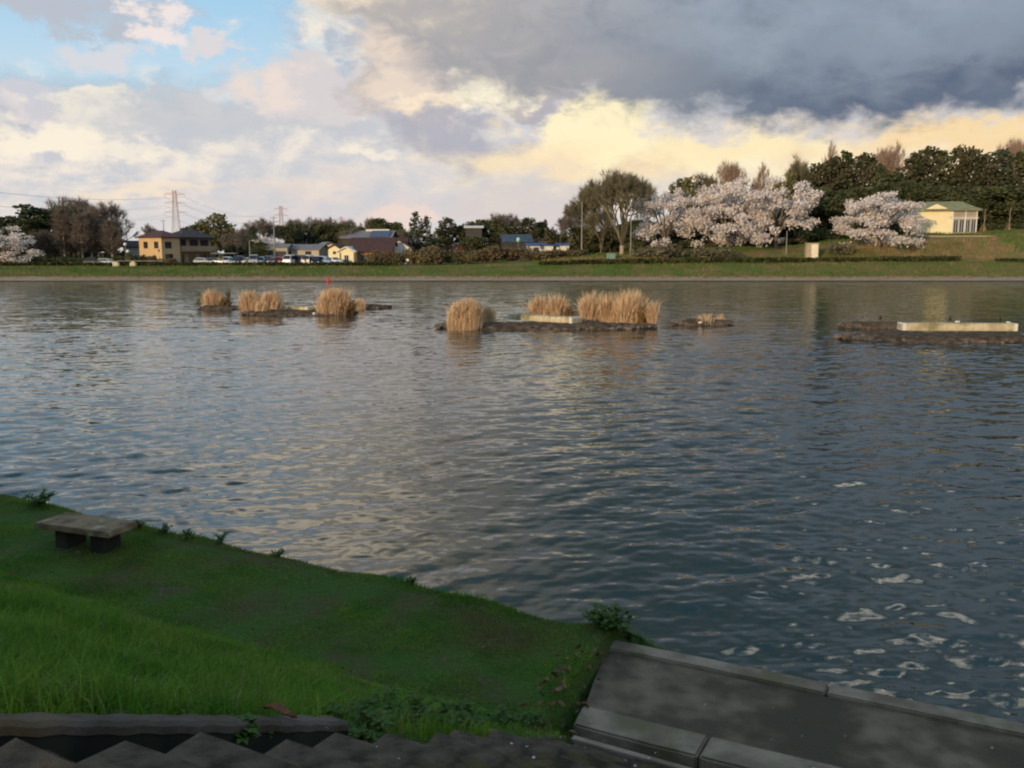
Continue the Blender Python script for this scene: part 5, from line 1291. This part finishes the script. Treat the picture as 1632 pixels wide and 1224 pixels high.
# steps climbing from the landing to the viewer
TR, RI = .39, .195
for k in range(13):
    t1 = -2.30 - TR * k; t0 = t1 - TR - .02; z = ZL + min(.36, .20 + .04 * k) + RI * k; s0 = .72 + .05 * math.sin(k * 2.3)
    if k == 0: s0 = .60
    e = empty('step', loc_st(s0, t1, z - .5), 0, (['lowest step, just above the landing gap'] + ['%s concrete step up from the landing' % w for w in ('second', 'third', 'fourth', 'fifth', 'sixth', 'seventh', 'eighth', 'ninth', 'tenth', 'eleventh', 'twelfth', 'thirteenth')])[k], 'step', 'worn concrete steps down to the landing')
    o = rough_slab('tread', quad(s0, s0, 13.5, t0, t1), z - .55, z, STEPC, e,   .09, .034, .095, seed=40 + k)
    if k == 0: o2 = rough_slab('nosing', quad(s0 + .05, s0 + .05, 13.4, t1 - .075, t1 - .01), z - .03, z + .012, EDGEC, e, .1, .004, .006, seed=70 + k)
# side kerb climbing beside the steps
kb = empty('side_kerb', loc_st(.43, -5.2, 1.9), 0, 'mossy sloping concrete kerb between the grass and the steps', 'kerb')
q = MB(); n = 60; prof = [(-.075, -.055), (.075, -.055), (.075, -.02), (.055, 0), (-.055, 0), (-.075, -.02)]
rings = []
for k in range(n + 1):
    t = -5.05 - 2.9 * k / n; zc = .96 + .5 * max(0, -2.45 - t) + .004 * math.sin(k * 1.7); x, y = xy(.43, t); wob = .006 * math.sin(k * .9)
    for (a, zz) in prof: rings.append((x + (a + wob) * SD[0] - kb.location.x, y + (a + wob) * SD[1] - kb.location.y, zc + zz - kb.location.z))
f = []
for k in range(n):
    for j in range(6): a = k * 6 + j; b_ = k * 6 + (j + 1) % 6; f.append((a, b_, b_ + 6, a + 6))
f += [tuple(range(6)), tuple(range(n * 6, n * 6 + 6))[::-1]]
q.add(rings, f); q.build('kerb', KERBC, kb)
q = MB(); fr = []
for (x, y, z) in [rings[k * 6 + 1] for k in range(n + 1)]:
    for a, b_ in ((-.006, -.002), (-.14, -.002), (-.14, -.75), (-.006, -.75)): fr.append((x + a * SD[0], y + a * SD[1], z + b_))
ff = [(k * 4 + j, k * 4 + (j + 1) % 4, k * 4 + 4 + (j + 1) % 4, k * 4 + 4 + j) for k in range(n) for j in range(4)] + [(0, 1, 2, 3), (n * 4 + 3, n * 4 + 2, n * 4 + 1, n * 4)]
q.add(fr, ff); q.build('shaded_kerb_face', material('shade_dark_concrete', (.030, .034, .022, 1), (.016, .016, .012, 1), 3, .95), kb)  # near-black colour paints in the shade on the face below the kerb

# the bench
bx0, by0 = -5.88, 11.72; bz_ = float(ground_z(bx0, by0))
bench = empty('bench', (bx0, by0, bz_), R(-20), 'low weathered stone slab bench on the grass by the water', 'bench')
q = MB(); q.box(-.64, .64, -.27, .27, .27, .355, .012); o = q.build('seat', BENCHC, bench)
for x in (-.30, .32):
    q = MB(); q.prism([(x - .11, -.12), (x + .11, -.12), (x + .10, .267), (x - .10, .267)], -.17, .17, 'y'); o = q.build('leg', material('bench_leg_stone', (.045, .04, .03, 1), (.025, .022, .018, 1), 4, .9), bench)
    m = o.modifiers.new('bevel', 'BEVEL'); m.width = .01; m.segments = 2

# grass: blades over the whole near bank
def grass_material():
    m = material('grass_blades', (.085, .20, .018, 1), (.19, .30, .035, 1), 1.9, .75, .3, trans=.35, spec=.12, c3=(.19, .18, .05, 1), scale3=.55)
    return m
def grass(name, n, region, hmin, hmax, w, seed, mat_, patch=.5):
    rng = np.random.default_rng(seed); s0, s1, t0, t1 = region
    S = rng.uniform(s0, s1, n * 2); T = rng.uniform(t0, t1, n * 2); X = SO[0] + S * SD[0] + T * SN[0]; Y = SO[1] + S * SD[1] + T * SN[1]
    tuft = fbm(X * 1.7, Y * 1.7, 4, seed + 3)
    ok = (Y > 1.0) & (X > -14) & (X < 4) & (np.abs(X) < Y * .72 + 1.5) & (tuft > -.55 * (1 - patch * 0) - rng.random(n * 2) * .5)
    ok &= ~((S > .34) & (T < -5.0)) & ~((S > .62) & (T < -2.3)) & ~((S > .12 - .13 * T) & (T < -.05) & (T > -2.35))
    ok &= ~((S > .05) & (T < -2.2) & (rng.random(n * 2) < .75))
    ok &= S < 1.1
    X, Y, S, T, tuft = X[ok][:n], Y[ok][:n], S[ok][:n], T[ok][:n], tuft[ok][:n]; n = len(X)
    Z = ground_z(X, Y) - .01; keep = Z > .22; X, Y, Z, S, T, tuft = X[keep], Y[keep], Z[keep], S[keep], T[keep], tuft[keep]; n = len(X)
    tall = sstep(-T, 2.0, 4.5) * .9 + .35; h = (hmin + (hmax - hmin) * rng.random(n) ** 1.5) * (tall + .5 * np.clip(tuft, -.3, .7)) * (1 + .5 * sstep(S, -.6, .3) * sstep(-T, 1.9, 3))
    a = rng.random(n) * 6.283; cw, sw = np.cos(a) * w / 2, np.sin(a) * w / 2
    la = a + 1.57 + rng.normal(size=n) * .5; ln = h * rng.uniform(.15, .9, n); lx, ly = np.cos(la) * ln + .12 * h, np.sin(la) * ln
    P = np.stack([X, Y, Z], 1); sd = np.stack([cw, sw, np.zeros(n)], 1)
    M1 = P + np.stack([lx * .3, ly * .3, h * .6], 1); Tp = P + np.stack([lx, ly, h * (1 - .25 * ln / h)], 1)
    V = np.stack([P - sd, P + sd, M1 + sd * .8, M1 - sd * .8, Tp], 1).reshape(-1, 3); k = np.arange(n)[:, None] * 5
    I = np.concatenate([k, k + 1, k + 2, k, k + 2, k + 3, k + 3, k + 2, k + 4], 1)
    o = link(name, np_mesh(name, V, 3, I, mat_)); tag(o, kind='stuff'); return o
GR = grass_material()
grass('grass', 420000, (-14, 1.2, -7.8, .35), .045, .11, .006, 1, GR)
grass('long_grass', 30000, (-8, .33, -7.6, -2.2), .09, .20, .006, 2, GR)
grass('edge_grass', 16000, (-12, 1.1, -.28, .30), .10, .22, .006, 4, GR)
grass('dry_grass', 22000, (-14, 1.4, -6.5, .2), .05, .13, .006, 3, material('dry_grass_blades', (.20, .15, .07, 1), (.30, .23, .11, 1), 2, .9, .3))

# leafy weeds
WEED = material('weed_leaves', (.060, .125, .018, 1), (.09, .155, .028, 1), 4, .6, .25, trans=.3, spec=.25)
def leafy(name, pos, r, h, n, leaf, label, cat='plant', group=None, seed=0, mat_=WEED, stems=9):
    rng = np.random.default_rng(seed); V = []; I = []; segs = []
    for k in range(stems):
        t = k * 2.4 + rng.normal() * .3; L = r * rng.uniform(.35, 1); e = np.array([math.cos(t) * L, math.sin(t) * L, h * rng.uniform(.55, 1) * (1 - .35 * L / r)]); m_ = e * [.4, .4, .65]
        segs += [(np.array([0, 0, -.03]), m_, .006, .005), (m_, e, .005, .003)]
        for j in range(n):
            f = rng.uniform(.2, 1); p = (m_ * f * 2 if f < .5 else m_ + (e - m_) * (f * 2 - 1)); ta = rng.random() * 6.283; lf = leaf * rng.uniform(.6, 1.2)
            d = np.array([math.cos(ta), math.sin(ta), rng.uniform(-.1, .8)]); d /= np.linalg.norm(d); s = np.cross(d, [0, 0, 1.]); s /= np.linalg.norm(s); s *= lf * .24
            b0 = len(V); mid = p + d * lf * .5 + np.array([0, 0, lf * .06]); tip = p + d * lf - np.array([0, 0, lf * .15])
            V += [p, mid - s, mid - np.array([0, 0, lf * .05]), mid + s, tip]; I += [b0, b0 + 1, b0 + 2, b0, b0 + 2, b0 + 3, b0 + 1, b0 + 4, b0 + 2, b0 + 2, b0 + 4, b0 + 3]
    e = empty(name, pos, 0, label, cat, group); Vs, Is = tubes_np(segs, 4)
    link('leaves', np_mesh('leaves', np.array(V), 3, np.array(I), mat_), e); link('stems', np_mesh('stems', Vs, 4, Is, mat_), e); return e
def gp(px, py, z=.8):
    p = on(px, py, z)
    for _ in range(6): p = on(px, py, float(ground_z(p.x, p.y)))
    return p
p = on(968, 1003, .74); leafy('leafy_weed', (p.x, p.y, .72), .30, .30, 24, .11, 'large leafy weed on the bank tip above the landing corner', seed=1, stems=16)
p = gp(66, 805); leafy('leafy_weed', (p.x, p.y, p.z), .30, .24, 22, .10, 'dark leafy weed at the water edge above the bench', seed=2, stems=12)
for i, (px, py, r, h, lab) in enumerate([(222, 842, .10, .14, 'small weed at the bank edge just right of the bench'), (262, 850, .12, .16, 'upright weed on the bank edge, second right of the bench'), (300, 858, .14, .13, 'small weed on the bank edge, third right of the bench'),
        (352, 866, .16, .20, 'spiky weed on the bank edge, halfway to the first bend'), (372, 868, .12, .16, 'weed beside the spiky one on the bank edge'), (445, 886, .10, .10, 'low weed at the bank edge below the pale reflection'),
        (520, 903, .12, .10, 'low weed on the bank edge left of centre'), (655, 930, .10, .10, 'tiny weed on the bank edge near the centre'), (800, 962, .18, .12, 'low leafy weed left of the large one on the bank tip'), (880, 975, .2, .13, 'leafy weed next left of the large one on the bank tip')]):
    p = gp(px, py); leafy('small_weed', (p.x, p.y, p.z), r, h, 12, .07, lab, group='small weeds along the bank edge', seed=30 + i, stems=7)
for i, (px, py, r, h, lab) in enumerate([(560, 1150, .17, .15, 'leafy weed covering the right end of the kerb'), (610, 1150, .20, .17, 'tallest mugwort clump beside the steps'), (655, 1146, .17, .15, 'mugwort clump right of the tallest one by the steps'),
        (700, 1152, .15, .12, 'low leafy clump near the middle of the step edge'), (742, 1150, .14, .12, 'small leafy clump left of the dry stalks'), (800, 1148, .13, .10, 'small leafy clump right of the dry stalks'),
        (845, 1150, .12, .09, 'last small leafy clump before the landing kerb'), (585, 1172, .13, .14, 'leafy clump hanging over the step ends'), (385, 1172, .10, .14, 'weed growing in the dark gap below the kerb'), (415, 1166, .08, .10, 'small weed against the kerb face in the gap')]):
    p = on(px, py, 1.0)
    for _ in range(8):
        s_, t_ = st(p.x, p.y); z_ = .9 + .5 * max(0, -2.45 - float(t_)); p = on(px, py, z_)
    leafy('mugwort', (p.x, p.y, p.z - .03), r * (1.35 if i < 8 else .8), h * (1.25 if i < 8 else .8), 30, .06, lab, group='leafy weeds between kerb and steps', seed=50 + i, stems=12)

# litter: petals, dead leaves, dry stalks
PETAL = material('petal', (.42, .38, .37, 1), (.50, .46, .45, 1), 8, .8)
DEAD = material('dead_leaf', (.14, .07, .035, 1), (.20, .11, .05, 1), 9, .8, .3)
def step_z(s, t):
    s = np.asarray(s, float); t = np.asarray(t, float); k = np.floor((-2.30 - t) / TR)
    z = np.where(t > -2.12, np.where(t < -1.5, ZL + .058, np.where(t > -.3, ZL + .045, ZL + .010)), ZL + np.minimum(.36, .20 + .04 * k) + RI * np.clip(k, 0, 12) + .012)
    return z
rng = np.random.default_rng(9); n = 240; S = rng.uniform(.7, 5.5, n); T = rng.uniform(-6.8, -.4, n); Z = step_z(S, T) + .004; P = np.array([loc_st(a, b_, c_) for a, b_, c_ in zip(S, T, Z)])
V, I = leaf_quads(rng, P, .016, .0); V[:, 2] = np.repeat(Z, 6) + np.abs(V[:, 2] - np.repeat(Z, 6)) * .5 + .002
o = link('fallen_petals', np_mesh('fallen_petals', V, 4, I, PETAL)); tag(o, kind='stuff')
n = 90; S = rng.normal(.12, .12, n) - .0; T = rng.uniform(-2.5, -.55, n); S = S + .10 * (-.2 - T); X = SO[0] + S * SD[0] + T * SN[0]; Y = SO[1] + S * SD[1] + T * SN[1]
Zl = np.maximum(ground_z(X, Y), np.where(S > .35, ZL, 0)) + .04 + rng.random(n) * .03; V, I = leaf_quads(rng, np.stack([X, Y, Zl], 1), .038, .3, 2.0)
o = link('dead_leaves', np_mesh('dead_leaves', V, 4, I, DEAD)); tag(o, kind='stuff')
n = 130; S = rng.uniform(-9, .2, n); T = rng.uniform(-5.5, -.3, n); X = SO[0] + S * SD[0] + T * SN[0]; Y = SO[1] + S * SD[1] + T * SN[1]
V, I = leaf_quads(rng, np.stack([X, Y, ground_z(X, Y) + .07], 1), .024, .5, 1.8); o = link('scattered_leaves', np_mesh('scattered_leaves', V, 4, I, DEAD)); tag(o, kind='stuff')
# the curled reddish leaf on the kerb
p = on(447, 1140, 2.45)
for _ in range(8):
    s_, t_ = st(p.x, p.y); p = on(447, 1140, .97 + .5 * max(0, -2.45 - float(t_)))
Vv = []; nn = 14
for k in range(nn):
    f = k / (nn - 1); w = .035 * math.sin(math.pi * min(.98, f + .04)) + .003; x = -.12 + .24 * f; zc = .035 + .03 * math.sin(f * 5) - .02 * f
    for j, g_ in enumerate((-1, -.5, 0, .5, 1)): Vv.append((x, g_ * w, zc + .03 * g_ * g_ + .008 * math.sin(k * 2 + j)))
ff = [(k * 5 + j, k * 5 + j + 1, k * 5 + j + 6, k * 5 + j + 5) for k in range(nn - 1) for j in range(4)]
q = MB(); q.add(Vv, ff, True); o = q.build('curled_leaf', material('red_brown_leaf', (.24, .085, .035, 1), (.15, .055, .025, 1), 14, .6), loc=(p.x, p.y, p.z)); o.rotation_euler = (0, .0, R(-12)); o.scale = (.75, .75, .6); tag(o, 'curled reddish brown leaf lying on the side kerb', 'leaf')
sm_ = o.modifiers.new('solid', 'SOLIDIFY'); sm_.thickness = .002

# ---------------------------------------------------------------- grass and reeds of the far bank
def tufts(name, n, x0, x1, w0, w1, hmin, hmax, w, mat_, seed, dens=None):
    rng = np.random.default_rng(seed); X = rng.uniform(x0, x1, n); Y = FARY + rng.uniform(w0, w1, n)
    if dens is not None:
        k = fbm(X * .12, Y * .35, 4, seed) > dens; X, Y = X[k], Y[k]; n = len(X)
    Z = ground_z(X, Y) - .03; h = rng.uniform(hmin, hmax, n) * (1 + .5 * fbm(X * .3, Y * .5, 3, seed + 1)); a = rng.random(n) * 6.283
    l = h * .35; P = np.stack([X, Y, Z], 1); sd = np.stack([np.cos(a) * w, np.sin(a) * w, 0 * a], 1); Tp = P + np.stack([rng.normal(size=n) * l, rng.normal(size=n) * l, h], 1)
    V = np.stack([P - sd, P + sd, Tp], 1).reshape(-1, 3); I = np.arange(n * 3).reshape(-1, 3); o = link(name, np_mesh(name, V, 3, I, mat_)); tag(o, kind='stuff')
BG = material('bank_grass', (.10, .165, .032, 1), (.15, .185, .05, 1), .25, .9, .25, trans=.25, spec=.1)
BD = material('bank_dry_grass', (.30, .21, .10, 1), (.40, .29, .15, 1), .4, .9, .3, trans=.25, spec=.1)
tufts('bank_grass', 60000, -110, 115, 3, 15, .15, .40, .05, BG, 3)
tufts('bank_dry_grass', 26000, -110, 115, 2.4, 14, .15, .45, .04, BD, 4, .12)
tufts('bank_stalks', 26000, 6, 118, 14.6, 24, .3, .8, .035, BD, 5, -.05)
tufts('hillside_grass', 30000, 4, 118, 15, 33, .25, .6, .06, BG, 6, -.1)
tufts('shore_stalks', 14000, -110, 118, .6, 3.4, .10, .30, .03, BD, 7, -.1)

# the person on the bank path
p = at(650, 420, 167); pz = gz(p.x, 167)
SKIN = plain('skin', 196, 150, 122); 
per = empty('person', (p.x, 167, pz), R(70), 'person in a white top and dark trousers walking along the far bank', 'person')
def skinned(name, verts, edges, radii, mat_, root=0, sub=1):
    me = bpy.data.meshes.new(name); me.from_pydata(verts, edges, []); o = link(name, me, per); m = o.modifiers.new('skin', 'SKIN'); m.use_smooth_shade = True
    for i, r in enumerate(radii): sv = me.skin_vertices[0].data[i]; sv.radius = r if isinstance(r, tuple) else (r, r); sv.use_root = (i == root)
    s = o.modifiers.new('sub', 'SUBSURF'); s.levels = s.render_levels = sub; me.materials.append(mat_); return o
J = [(0, 0, .92), (0, 0, 1.15), (.01, 0, 1.38), (.02, 0, 1.48), (.04, 0, 1.56), (.04, 0, 1.66),
     (0, .10, .88), (.14, .10, .50), (.05, .10, .08), (.20, .10, .03), (0, -.10, .88), (-.02, -.10, .48), (-.22, -.10, .12), (-.10, -.10, .05),
     (0, .18, 1.38), (-.08, .22, 1.10), (.08, .22, .88), (.12, .22, .80), (0, -.18, 1.38), (.10, -.22, 1.12), (.26, -.20, .94), (.31, -.20, .88)]
E_ = [(0, 1), (1, 2), (2, 3), (3, 4), (4, 5), (0, 6), (6, 7), (7, 8), (8, 9), (0, 10), (10, 11), (11, 12), (12, 13), (2, 14), (14, 15), (15, 16), (16, 17), (2, 18), (18, 19), (19, 20), (20, 21)]
Rr = [(.11, .14), (.10, .13), (.11, .15), .055, (.08, .07), (.085, .07), .085, .055, .04, .035, .085, .055, .04, .035, .055, .042, .032, .035, .055, .042, .032, .035]
skinned('body', J, E_, Rr, SKIN)
skinned('shirt', [J[i] for i in (0, 1, 2, 14, 15, 18, 19)], [(0, 1), (1, 2), (2, 3), (3, 4), (2, 5), (5, 6)], [(.125, .16), (.12, .15), (.13, .17), .075, .055, .075, .055], plain('white_top', 235, 232, 226))
skinned('trousers', [J[i] for i in (0, 6, 7, 8, 10, 11, 12)], [(0, 1), (1, 2), (2, 3), (0, 4), (4, 5), (5, 6)], [(.125, .15), .10, .07, .055, .10, .07, .055], plain('dark_trousers', 46, 46, 56))
q = MB(); q.sphere((.02, 0, 1.66), .105, 12, 8, (1, .9, 1.05)); q.build('hair', plain('dark_hair', 40, 34, 32), per)

# unseen evergreens added left of and behind the viewer to shade the foreground
for i, (x, y, h) in enumerate([(-20, -7, 7), (-15, -10, 8), (-10, -13, 8), (-4.5, -15, 9), (1.5, -16, 9), (8, -17, 8), (-20, -16, 9), (-12, -20, 9), (-3, -22, 10), (-25, -12, 8)]):
    e = plant('ever%d' % (i % 3), 0, 0, 0, None, 'dark evergreen on the near bank behind the viewer, %s from the left' % ['first', 'third', 'fifth', 'seventh', 'ninth', 'tenth', 'fourth', 'sixth', 'eighth', 'second'][i], 'evergreen_tree', 'tree', 'trees on the near bank out of the photo', pos=(x, y), h=h, rz=i * 1.3); e.location.z = 2.4
